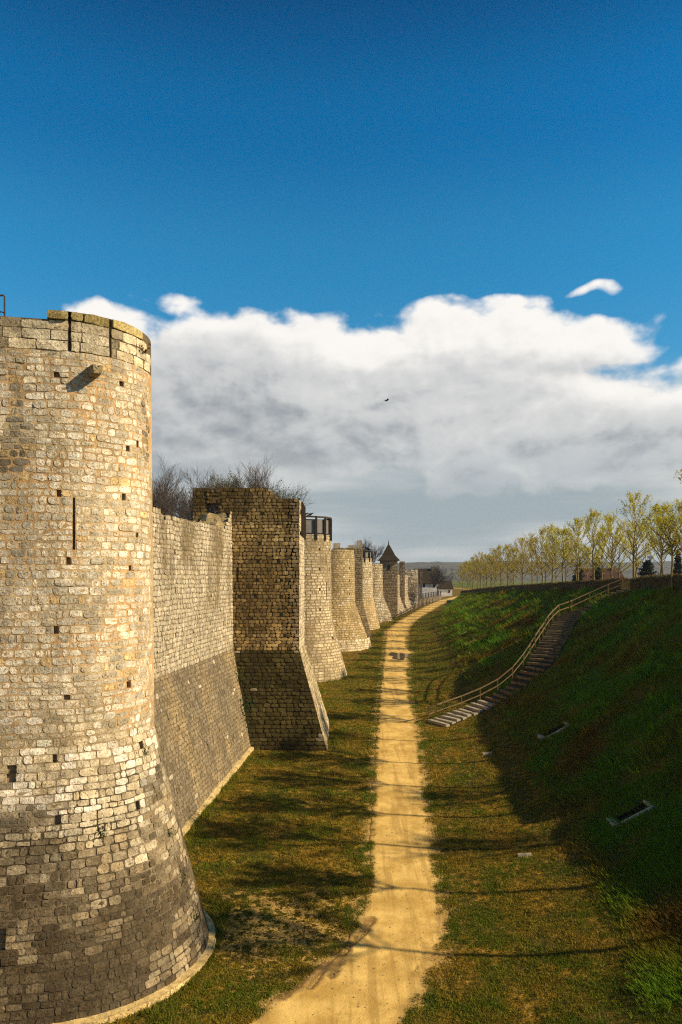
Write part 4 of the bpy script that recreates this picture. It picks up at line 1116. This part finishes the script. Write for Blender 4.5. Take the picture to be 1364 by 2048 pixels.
# conifers and bushes beyond the hedge
def conifer(x, y, z, H, W, seed, label, shape=1.0):
    rd = random.Random(seed); t_ = thing('conifer', label, 'tree', (x, y, z), 'dark evergreens beyond the hedge')
    mb = MB(); mb.tube([(0, 0, -.3), (0, 0, H * .95)], [.16, .03], 6); mb.build('trunk', M_BARK, t_)
    lv = []
    for i in range(900):
        f = rd.random() ** .8; r = W * ((1 - f) ** shape) * (rd.random() ** .45) * (.75 + .35 * math.sin(f * 40 + 1)); a = rd.uniform(0, 6.28)
        lv.append((Vector((math.cos(a) * r, math.sin(a) * r, .4 + f * (H - .4) - r * .25)), None))
    V, F, c = leaf_mesh(rd, lv, 2, .30, [(.018, .028, .014), (.03, .042, .02), (.012, .02, .012)], .12); fast_mesh('crown', V, F, M_LEAF, t_, c)
conifer(47.5, 150, 8.0, 7.6, 2.3, 1, 'dark pointed conifer behind the trees, left of the red roof')
conifer(53, 155, 8.0, 7.8, 2.6, 2, 'dark conifer just behind the brown red roof')
conifer(49.4, 121, 9.2, 5.0, 2.4, 3, 'round dark evergreen bush between trunks at the right', .45)
conifer(57.5, 128, 9.2, 7.0, 2.0, 4, 'dark conifer at the right picture edge above the hedge')

# ------------------------------------------------------------------ clipped hedge along the bank top
def hedge(d0_, d1_, label, seed):
    rd = random.Random(seed); n = int((d1_ - d0_) / .5) + 2
    def hx(d): return float(np.interp(d, E_D, E_X)) + 1.15
    t_ = thing('hedge', label, 'hedge', (hx((d0_ + d1_) / 2), (d0_ + d1_) / 2, gz(hx((d0_ + d1_) / 2), (d0_ + d1_) / 2)), 'clipped hedge on the bank top')
    off = Vector(t_.location); V, F, lv = [], [], []
    prof_ = [(-.42, -.2), (-.45, .45), (-.40, .95), (-.15, 1.05), (.15, 1.05), (.40, .95), (.45, .45), (.42, -.2)]
    gcache = {}
    for i in range(n):
        d = d0_ + (d1_ - d0_) * i / (n - 1); x = hx(d); g = gz(x, d)
        for (a, h) in prof_:
            V.append(Vector((x + a + rd.uniform(-.05, .05), d, g + h * 1.06 + rd.uniform(-.03, .03))) - off)
        if i: F += [((i - 1) * 8 + j, i * 8 + j, i * 8 + j + 1, (i - 1) * 8 + j + 1) for j in range(7)]
        m_ = 26 if d < 110 else 12
        for _ in range(m_):
            k = rd.randrange(7); f = rd.random(); a = prof_[k][0] * (1 - f) + prof_[k + 1][0] * f; h = prof_[k][1] * (1 - f) + prof_[k + 1][1] * f
            if h > -.05: lv.append((Vector((x + a * 1.04, d + rd.uniform(-.25, .25), g + h * 1.07)) - off, None))
    F += [tuple(range(8)), tuple((n - 1) * 8 + 7 - j for j in range(8))]
    mesh_obj('hedge_core', V, F, M_HEDGE, t_)
    Vv, Ff, c = leaf_mesh(rd, lv, 2, .11, [(.16, .105, .022), (.10, .095, .015), (.19, .11, .03), (.08, .075, .012), (.22, .13, .035)], .05)
    fast_mesh('hedge_leaves', Vv, Ff, M_LEAF, t_, c)['kind'] = 'stuff'
M_HEDGE = plain_mat('hedge_twigs', (.05, .036, .010), (.10, .068, .02), 6, b_s=1.0, b_d=.1)
hedge(30, 68.0, 'clipped brown-green hedge on the bank top, right of the stairs', 1)
hedge(70.6, 196, 'long clipped hedge on the bank top running away left of the stairs', 2)

# ------------------------------------------------------------------ far fences, wall and houses
def fence(pts, label, h, mat, nm, rails=(.95, .5), post=.11):
    t_ = thing(nm, label, 'fence', (pts[0][0], pts[0][1], pts[0][2])); off = Vector(t_.location)
    for p in pts:
        mb = MB(); mb.box(p[0] - post / 2, p[0] + post / 2, p[1] - post / 2, p[1] + post / 2, p[2] - .3, p[2] + h); mb.build('post', mat, t_, off=off)
    for r_ in rails:
        mb = MB()
        for a, b_ in zip(pts[:-1], pts[1:]): mb.bar(Vector(a) + Vector((0, 0, h * r_)), Vector(b_) + Vector((0, 0, h * r_)), .08, .12)
        mb.build('rail', mat, t_, off=off)
    return t_
fp = []
for d in np.arange(136, 206, 5.0):
    x = float(np.interp(d, P_D, P_L)) - 1.3; fp.append((x, d, gz(x, d)))
fence(fp, 'low wooden rail fence along the left of the rising path', 1.0, M_WOOD, 'rail_fence')
bw = thing('bridge_wall', 'low dark stone wall carrying a fence at the far end of the ditch', 'wall', (22, 200, 4))
mb = MB(); mb.bar((18.8, 186, 4.6), (24.5, 206, 4.6), .8, 2.4); mb.bar((24.5, 206, 5.0), (30, 226, 5.0), .8, 1.6); mb.build('masonry', M_STEP, bw, off=bw.location)
mb = MB(); mb.bar((18.8, 186, 5.85), (24.5, 206, 5.85), .95, .12); mb.bar((24.5, 206, 5.85), (30, 226, 5.85), .95, .12); mb.build('coping', M_STEP, bw, off=bw.location)
fence([(18.8 + 11.2 * i / 9, 186 + 40 * i / 9, 5.9) for i in range(10)], 'dark timber fence on top of the low far wall', 1.3, M_DARKWOOD, 'bridge_fence', (.95, .55, .2), .22)
def house(x0, x1, y0, y1, z0, ze, zr, label, wall_m, roof_m, wins, axis_x=True, chim=None):
    t_ = thing('house', label, 'house', ((x0 + x1) / 2, (y0 + y1) / 2, z0)); off = Vector(t_.location)
    mb = MB(); xm, ym = (x0 + x1) / 2, (y0 + y1) / 2
    mb.box(x0, x1, y0, y1, z0 - .5, ze)
    if axis_x: mb.add([(x0, y0, ze), (x0, y1, ze), (x0, ym, zr - .15), (x1, y0, ze), (x1, y1, ze), (x1, ym, zr - .15)], [(0, 2, 1), (3, 4, 5)])
    else: mb.add([(x0, y0, ze), (x1, y0, ze), (xm, y0, zr - .15), (x0, y1, ze), (x1, y1, ze), (xm, y1, zr - .15)], [(0, 1, 2), (3, 5, 4)])
    mb.build('wall', wall_m, t_, off=off)
    mb = MB(); e = .35; t = .2
    if axis_x: q = [[(x0 - e, y0 - e, ze - .15), (x1 + e, y0 - e, ze - .15), (x1 + e, ym, zr), (x0 - e, ym, zr)], [(x0 - e, y1 + e, ze - .15), (x1 + e, y1 + e, ze - .15), (x1 + e, ym, zr), (x0 - e, ym, zr)]]
    else: q = [[(x0 - e, y0 - e, ze - .15), (x0 - e, y1 + e, ze - .15), (xm, y1 + e, zr), (xm, y0 - e, zr)], [(x1 + e, y0 - e, ze - .15), (x1 + e, y1 + e, ze - .15), (xm, y1 + e, zr), (xm, y0 - e, zr)]]
    for c_ in q: mb.add(c_ + [(a, b_, z + t) for a, b_, z in c_], [(0, 1, 2, 3), (7, 6, 5, 4)] + [(i, (i + 1) % 4, 4 + (i + 1) % 4, 4 + i) for i in range(4)])
    rf = mb.build('roof', roof_m, t_, off=off)
    if chim: mb = MB(); mb.box(*chim); mb.build('chimney', M_STEP, rf, off=off)
    for (wx, wz, w, h) in wins:
        mb = MB(); mb.box(wx - w / 2, wx + w / 2, y0 - .04, y0 + .1, wz, wz + h); mb.build('window', M_DARK, t_, off=off)
house(23.8, 29.6, 228, 238, 5.3, 9.4, 13.8, 'white house with steep dark roof past the end of the walls', M_PLASTER, M_ROOF, [(25.2, 8.3, .7, 1.0), (28.3, 8.2, .6, .9)], True, (28, 28.8, 232, 233, 12.5, 14.6))
house(31, 35.6, 240, 248, 5.3, 7.6, 10.0, 'smaller white building right of the wide bare tree', M_PLASTER, M_ROOF, [(34.6, 6.3, .6, .8)], True)
house(54.5, 63.5, 168, 176, 8.0, 10.4, 13.4, 'house with brown red roof showing between the tree trunks', M_STEP, M_REDROOF, [(57, 8.9, .9, 1.1)], True, (62, 62.7, 171, 172, 12.4, 14.0))

# ------------------------------------------------------------------ wooded hills with masts and water tower
M_HILL = plain_mat('bare_woodland', (.045, .042, .030), (.11, .095, .065), .02, .95, 1.0, 3.0)
HX = np.linspace(-2600, 3200, 260); HYs = np.array([1500, 1600, 1750, 1900, 2050, 2250, 2600])
hp = np.array([0, .35, .75, .95, 1.0, .85, 0])
V = []
for j, y in enumerate(HYs):
    for i, x in enumerate(HX):
        ridge = 46 + 16 * mnoise.noise(Vector((x * .0011, 3.1, 0))) + 6 * mnoise.noise(Vector((x * .006, 9, 0)))
        wood = (mnoise.noise(Vector((x * .035, y * .02, 1))) + mnoise.noise(Vector((x * .09, y * .06, 4)))) * 2.6
        V.append((x, y, (ridge + wood) * hp[j] - 3 * (j in (0, 6))))
nn_ = len(HX); idx = np.arange(len(V)).reshape(len(HYs), nn_)
hills = fast_mesh('hills', np.array(V), np.stack([idx[:-1, :-1], idx[:-1, 1:], idx[1:, 1:], idx[1:, :-1]], -1).reshape(-1, 4), M_HILL); struct(hills)
def hill_z(x): return 46 + 16 * mnoise.noise(Vector((x * .0011, 3.1, 0))) - 4
M_FARC = plain_mat('far_concrete', (.20, .20, .20), (.26, .26, .26), .1, b_s=0)
xw = (1301 - 682) / 1500 * 1950; zw = hill_z(xw)
wt = thing('water_tower', 'tiny mushroom-shaped water tower on the distant wooded ridge', 'water tower', (xw, 1950, zw))
mb = MB(); mb.tube([(0, 0, -5), (0, 0, 11)], [3.6, 3.2], 10); mb.build('shaft', M_FARC, wt)
mb = MB(); mb.tube([(0, 0, 10), (0, 0, 14), (0, 0, 19)], [3.5, 8.5, 8.0], 14); mb.build('tank', M_FARC, wt)
for px, h, lab in ((1291, 26, 'left'), (1295.5, 29, 'right')):
    x = (px - 682) / 1500 * 1950; mb = MB(); mb.tube([(0, 0, -5), (0, 0, h)], [1.1, .7], 5)
    for k in range(3): mb.bar((-2.2, 0, h - 3 - 4 * k), (2.2, 0, h - 3 - 4 * k), .5, .5)
    tag(mb.build('radio_mast', M_FARC, None, (x, 1950, hill_z(x))), 'thin radio mast on the distant ridge, the %s one of the pair' % lab, 'mast', 'masts on the ridge')

# ------------------------------------------------------------------ birds
def bird(x, y, z, rot, sc, label, flying=False):
    prof_ = [(-.20, .008, .02), (-.12, .022, .03), (-.06, .045, .055), (.02, .065, .075), (.09, .055, .10), (.13, .036, .135), (.165, .036, .15), (.19, .016, .148), (.225, .003, .14)]
    V, F = [], []; K_ = 8
    for (a, r, h) in prof_:
        for k in range(K_): t = 2 * math.pi * k / K_; V.append((a, math.cos(t) * r, h + math.sin(t) * r))
    for i in range(len(prof_) - 1):
        for k in range(K_): F.append((i * K_ + k, i * K_ + (k + 1) % K_, (i + 1) * K_ + (k + 1) % K_, (i + 1) * K_ + k))
    F += [tuple(range(K_ - 1, -1, -1)), tuple((len(prof_) - 1) * K_ + k for k in range(K_))]
    n = len(V)
    if flying:
        for sgn in (-1, 1):
            b_ = len(V); V += [(.08, sgn * .04, .1), (-.05, sgn * .04, .09), (-.02, sgn * .22, .17), (.08, sgn * .2, .18), (-.08, sgn * .42, .12), (.08, sgn * .05, .085), (-.02, sgn * .2, .155)]
            F += [(b_, b_ + 3, b_ + 2, b_ + 1), (b_ + 3, b_ + 4, b_ + 2), (b_ + 5, b_ + 1, b_ + 6), (b_ + 6, b_ + 4, b_ + 3, b_ + 5)]
    else:
        for sgn in (-1, 1):
            b_ = len(V); V += [(.03, sgn * .03, .03), (.045, sgn * .03, .03), (.045, sgn * .03, -.02), (.03, sgn * .03, -.02), (.03, sgn * .04, .03), (.03, sgn * .04, -.02)]
            F += [(b_, b_ + 1, b_ + 2, b_ + 3), (b_, b_ + 3, b_ + 5, b_ + 4)]
    o = mesh_obj('bird', V, F, M_BIRD, None, (x, y, z), smooth_sh=True); o.rotation_euler.z = rot; o.scale = (sc,) * 3
    return tag(o, label, 'bird')
bird((773 - 682) / 1500 * 60, 60, 12 + (1150 - 803) / 1500 * 60, .4, 1.1, 'small black bird flying in front of the clouds', True)
bird((592 - 682) / 1500 * 52, 52, 17.02, .3, 1.7, 'black bird perched on the broken top of the dark square tower')
a = RAD(8 - 88); bird(-4.05 + math.cos(a) * 3.06, 76 + math.sin(a) * 3.06, 17.78, .2, 1.7, 'black bird on the guard rail of the pale tower, the left one')
a = RAD(8 - 78); bird(-4.05 + math.cos(a) * 3.0, 76 + math.sin(a) * 3.0, 17.78, .2, 1.7, 'black bird on the guard rail of the pale tower, the right one')
a = RAD(-75); bird(2.35 + math.cos(a) * 2.8, 123 + math.sin(a) * 2.8, 15.98, .2, 3.2, 'dark bird hunched on the smaller guarded tower, the left one')
a = RAD(-42); bird(2.35 + math.cos(a) * 2.8, 123 + math.sin(a) * 2.8, 15.98, 2.8, 3.2, 'dark bird hunched on the smaller guarded tower, the right one')

# ------------------------------------------------------------------ plants on the masonry
def wall_plant(c, n, size, spread, label, seed, cols=((.05, .085, .02), (.08, .11, .03), (.035, .06, .015))):
    rd = random.Random(seed); lv = [(Vector((rd.gauss(0, spread[0]), rd.gauss(0, spread[1]), rd.gauss(0, spread[2]))), None) for _ in range(n)]
    V, F, cc = leaf_mesh(rd, lv, 2, size, list(cols), size * .4)
    o = fast_mesh('wall_plant', V, F, M_LEAF, None, cc, c); return tag(o, label, 'plant', 'plants rooted in the masonry')
def on1(a, t): p = Vector(S1.pos(a, t)) + S1.n(a, t) * .07; return tuple(p)
for k, (a, t, n, sz, sp3, lab) in enumerate([
    (1.02, 4.72, 22, .06, (.07, .05, .12), 'dark green tuft under a square hole on the flared base of the nearest tower'),
    (2.55, 6.55, 16, .055, (.06, .05, .08), 'small tuft in a joint near the top of the nearest tower base'),
    (2.9, 4.0, 16, .055, (.06, .05, .08), 'small green tuft midway down the right side of the nearest tower base'),
    (3.0, 2.6, 22, .06, (.07, .06, .12), 'larger green tuft low on the right side of the nearest tower base'),
    (3.1, 1.3, 20, .06, (.07, .06, .12), 'green tuft near the foot of the nearest tower')]):
    wall_plant(on1(a, t), n * 2, sz * .8, sp3, lab, k)
wall_plant(tuple(Vector(S1.pos(2.75, TOP1 - .55)) + S1.n(2.75, TOP1 - .55) * .1), 14, .10, (.10, .08, .05), 'dry brown tuft sticking out at the parapet of the nearest tower', 9, ((.12, .08, .03), (.18, .12, .05)))
wall_plant((-6.75, 49.0, 5.2), 60, .12, (.12, .12, .55), 'ivy streak where the curtain wall meets the dark tower, the upper one', 10, ((.02, .05, .012), (.03, .075, .02)))
wall_plant((-6.05, 48.0, 3.4), 60, .12, (.16, .12, .5), 'ivy streak where the curtain wall meets the dark tower, the lower one', 11, ((.02, .05, .012), (.03, .075, .02)))
wall_plant((-9.35, 28.5, 7.0), 24, .07, (.05, .05, .16), 'ivy sprig in the corner of the nearest tower and the curtain wall', 12, ((.03, .07, .02), (.05, .1, .03)))

# ------------------------------------------------------------------ grass blades
def blades(N, xr, yr, hgt, wid, per, mask, colors, seed, name, lean=(.0, .0), zoff=0.0, pts=None):
    rng = np.random.default_rng(seed)
    # even density on screen: sample 1/d
    u = rng.random(N * 3); y = 1 / (1 / yr[0] + (1 / yr[1] - 1 / yr[0]) * u)
    x = xr[0](y) + (xr[1](y) - xr[0](y)) * rng.random(N * 3)
    if pts is None: keep = rng.random(N * 3) < mask(x, y); x, y = x[keep][:N], y[keep][:N]
    else: x, y = pts
    n = len(x); z = ground_z(x, y) + zoff
    sc = np.sqrt(np.maximum(y, 18) / 22)[:, None] * rng.uniform(.6, 1.4, (n, 1))
    base = np.repeat(np.stack([x, y, z], 1), per, 0) + np.concatenate([rng.normal(0, .05, (n * per, 2)) * np.repeat(sc, per, 0), np.zeros((n * per, 1))], 1)
    S_ = np.repeat(sc, per, 0); a = rng.uniform(0, 6.28, (n * per, 1))
    side = np.concatenate([np.cos(a), np.sin(a), 0 * a], 1) * wid * S_
    tip = np.concatenate([rng.normal(lean[0], .5, (n * per, 1)), rng.normal(lean[1], .5, (n * per, 1)), rng.uniform(.5, 1.2, (n * per, 1))], 1) * hgt * S_
    V = np.stack([base - side, base + side, base + tip], 1).reshape(-1, 3)
    c = np.repeat(colors(x, y, rng), per, 0) * rng.uniform(.7, 1.3, (n * per, 1))
    o = fast_mesh(name, V, np.arange(len(V)).reshape(-1, 3), M_GRASS, None, np.repeat(c, 3, 0)); struct(o, 'stuff'); return o
def off_path(x, y, m=.15): return (x < interp(y, P_D, P_L) - m) | (x > interp(y, P_D, P_R) + m)
def wall_x(y):
    w = interp(y, [15, 20, 27, 28.5, 47.3, 47.4, 52.5, 70, 73, 80, 96, 106, 112, 119, 128, 133, 143, 200], [-6, -5, -4.3, -7.9, -5.7, -.8, -.3, -4.5, .3, .7, 3.4, 4.2, 4.6, 6.2, 6.6, 9.3, 10, 15]); return w
def flat_mask(x, y):
    n = nz2(x, y, .9, 3.) + .6 * nz2(x, y, 2.6, 7.)
    bare_ = np.exp(-(((x + 2.2) / 3.4) ** 2 + ((y - 25.5) / 3.0) ** 2))
    d = np.where(x < interp(y, P_D, P_L), interp(y, P_D, P_L) - x, x - interp(y, P_D, P_R))
    return np.where(off_path(x, y), np.clip(.62 + n * 1.1 - bare_ * .6, .06, 1) * np.clip(.2 + d / 1.3, 0, 1), 0)
def flat_col(x, y, rng):
    g = np.clip(.66 + nz2(x, y, .5, 12.) * 1.1 + nz2(x, y, 2.2, 1.) * .5 + np.clip((y - 45) / 120, 0, .3), 0, 1)[:, None]
    dry = np.array([.34, .215, .026]); gr = np.array([.115, .15, .010])
    return dry + (gr - dry) * g
def in_bank(x, y):
    pr_ = interp(y, P_D, P_R); xe_ = np.maximum(interp(y, E_D, E_X), pr_ + 3); v = (x - pr_) / (xe_ - pr_)
    return np.clip((v - .26) / .1, 0, 1) * (v < 1.03) * np.clip(.55 + nz2(x, y, .6, 31.) * 1.3, .08, 1) * ((np.abs(x - np.interp(y, sp_[:, 1], sp_[:, 0])) > 1.5) | (y < 54.5) | (y > 73))
def bank_col(x, y, rng):
    g = np.clip(.62 + nz2(x, y, .28, 17.) * 1.2, 0, 1)[:, None]
    dry = np.array([.21, .115, .012]); gr = np.array([.12, .26, .006])
    return dry + (gr - dry) * g
blades(105000, (lambda y: wall_x(y), lambda y: interp(y, P_D, P_R) + 9), (17.5, 150), .055, .010, 4, flat_mask, flat_col, 1, 'turf_grass')
blades(70000, (lambda y: interp(y, P_D, P_R) + 4, lambda y: np.minimum(interp(y, E_D, E_X) + 1, y * .5 + 3)), (19, 190), .15, .012, 4, in_bank, bank_col, 2, 'bank_grass', (-.55, 0))

blades(5200, (lambda y: interp(y, P_D, P_R) + 4, lambda y: np.minimum(interp(y, E_D, E_X) + 1, y * .5 + 3)), (34, 150), .26, .014, 11, lambda x, y: in_bank(x, y) * np.clip(.2 + nz2(x, y, .45, 91.) * 2.2, 0, 1), lambda x, y, rng: bank_col(x, y, rng) * rng.uniform(.7, 1.7, (len(x), 1)), 22, 'bank_tufts', (-.35, 0))
blades(2600, (lambda y: wall_x(y), lambda y: interp(y, P_D, P_R) + 8), (18, 90), .085, .013, 9, lambda x, y: flat_mask(x, y) * np.clip(.15 + nz2(x, y, .6, 95.) * 2.0, 0, 1), lambda x, y, rng: flat_col(x, y, rng) * rng.uniform(.5, 1.5, (len(x), 1)), 23, 'turf_tufts')
# rough weeds against the foot of the masonry and along the path edges
def foot_x(y): return wall_x(y)
def weed_mask(x, y): return np.clip(.35 + nz2(x, y, .8, 51.) * 1.6, 0, 1)
blades(2600, (lambda y: wall_x(y) - .25, lambda y: wall_x(y) + .45), (17.5, 74), .13, .012, 6, weed_mask, lambda x, y, rng: np.array([[.10, .125, .012]]) * rng.uniform(.6, 1.4, (len(x), 1)) + np.array([[.10, .05, .0]]) * rng.random((len(x), 1)), 5, 'foot_weeds')
rw_ = random.Random(8); wp_ = []
while len(wp_) < 1500:
    a_ = rw_.uniform(-3.4, 5.6); q_ = Vector(SF.pos(a_, 0)) + SF.n(a_, 0) * (abs(rw_.gauss(0, .16)) - .05)
    if mnoise.noise(Vector((a_ * 1.6, 3, 0))) + rw_.uniform(-.5, .5) > -.05: wp_.append((q_.x, q_.y))
for _ in range(900):
    d_ = rw_.uniform(27.5, 48.5); q_ = Vector(wpt(d_, .1)) + wn * (.2 + abs(rw_.gauss(0, .14)))
    if mnoise.noise(Vector((d_ * .9, 8, 0))) + rw_.uniform(-.5, .5) > .1: wp_.append((q_.x, q_.y))
wp_ = np.array(wp_).T
blades(0, (lambda y: y, lambda y: y), (18, 19), .10, .010, 6, None, lambda x, y, rng: np.array([[.10, .12, .012]]) * rng.uniform(.6, 1.4, (len(x), 1)) + np.array([[.16, .08, .0]]) * rng.random((len(x), 1)), 15, 'foot_weeds', pts=(wp_[0], wp_[1]))
blades(5200, (lambda y: interp(y, P_D, P_L) - .5, lambda y: interp(y, P_D, P_L) + .22), (17.5, 110), .06, .011, 5, lambda x, y: np.clip(.3 + nz2(x, y, 1.4, 61.) * 1.8, 0, 1), flat_col, 6, 'edge_grass', zoff=.02)
blades(5200, (lambda y: interp(y, P_D, P_R) - .22, lambda y: interp(y, P_D, P_R) + .5), (17.5, 110), .06, .011, 5, lambda x, y: np.clip(.3 + nz2(x, y, 1.4, 71.) * 1.8, 0, 1), flat_col, 7, 'edge_grass', zoff=.02)
# loose pebbles on the path
rp = np.random.default_rng(12); NP = 600
yy = 1 / (1 / 18 + (1 / 60 - 1 / 18) * rp.random(NP)); ll, r_ = interp(yy, P_D, P_L), interp(yy, P_D, P_R)
xx = ll + (r_ - ll) * np.where(rp.random(NP) < .6, rp.beta(.5, .5, NP), rp.random(NP)); zz2 = ground_z(xx, yy) + .022
oct_ = np.array([(1, 0, 0), (0, 1, 0), (-1, 0, 0), (0, -1, 0), (0, 0, .7), (0, 0, -.5)]); of = np.array([(0, 1, 4), (1, 2, 4), (2, 3, 4), (3, 0, 4)])
sz = rp.uniform(.012, .045, (NP, 1, 1)) * rp.uniform(.7, 1.3, (NP, 6, 3)); Vp = (oct_[None] * sz + np.stack([xx, yy, zz2], 1)[:, None]).reshape(-1, 3)
Fp = (of[None] + 6 * np.arange(NP)[:, None, None]).reshape(-1, 3)
struct(fast_mesh('pebbles', Vp, Fp, M_STONE_FAR, None, np.repeat(rp.uniform(.5, 1.2, (NP, 1)) * np.array([[.52, .38, .18]]), 6, 0)), 'stuff')

# ------------------------------------------------------------------ air
m = bpy.data.materials.new('haze_air'); m.use_nodes = True; n_ = m.node_tree
n_.nodes.remove(n_.nodes['Principled BSDF'])
pvn = n_.nodes.new('ShaderNodeVolumePrincipled'); pvn.inputs['Density'].default_value = .00013; pvn.inputs['Color'].default_value = (.72, .82, .95, 1); pvn.inputs['Anisotropy'].default_value = .0
n_.links.new(pvn.outputs[0], n_.nodes['Material Output'].inputs['Volume'])
mb = MB(); mb.box(-5100, 5100, -320, 5600, -6, 95)
haze = mb.build('haze', m); struct(haze, 'stuff')
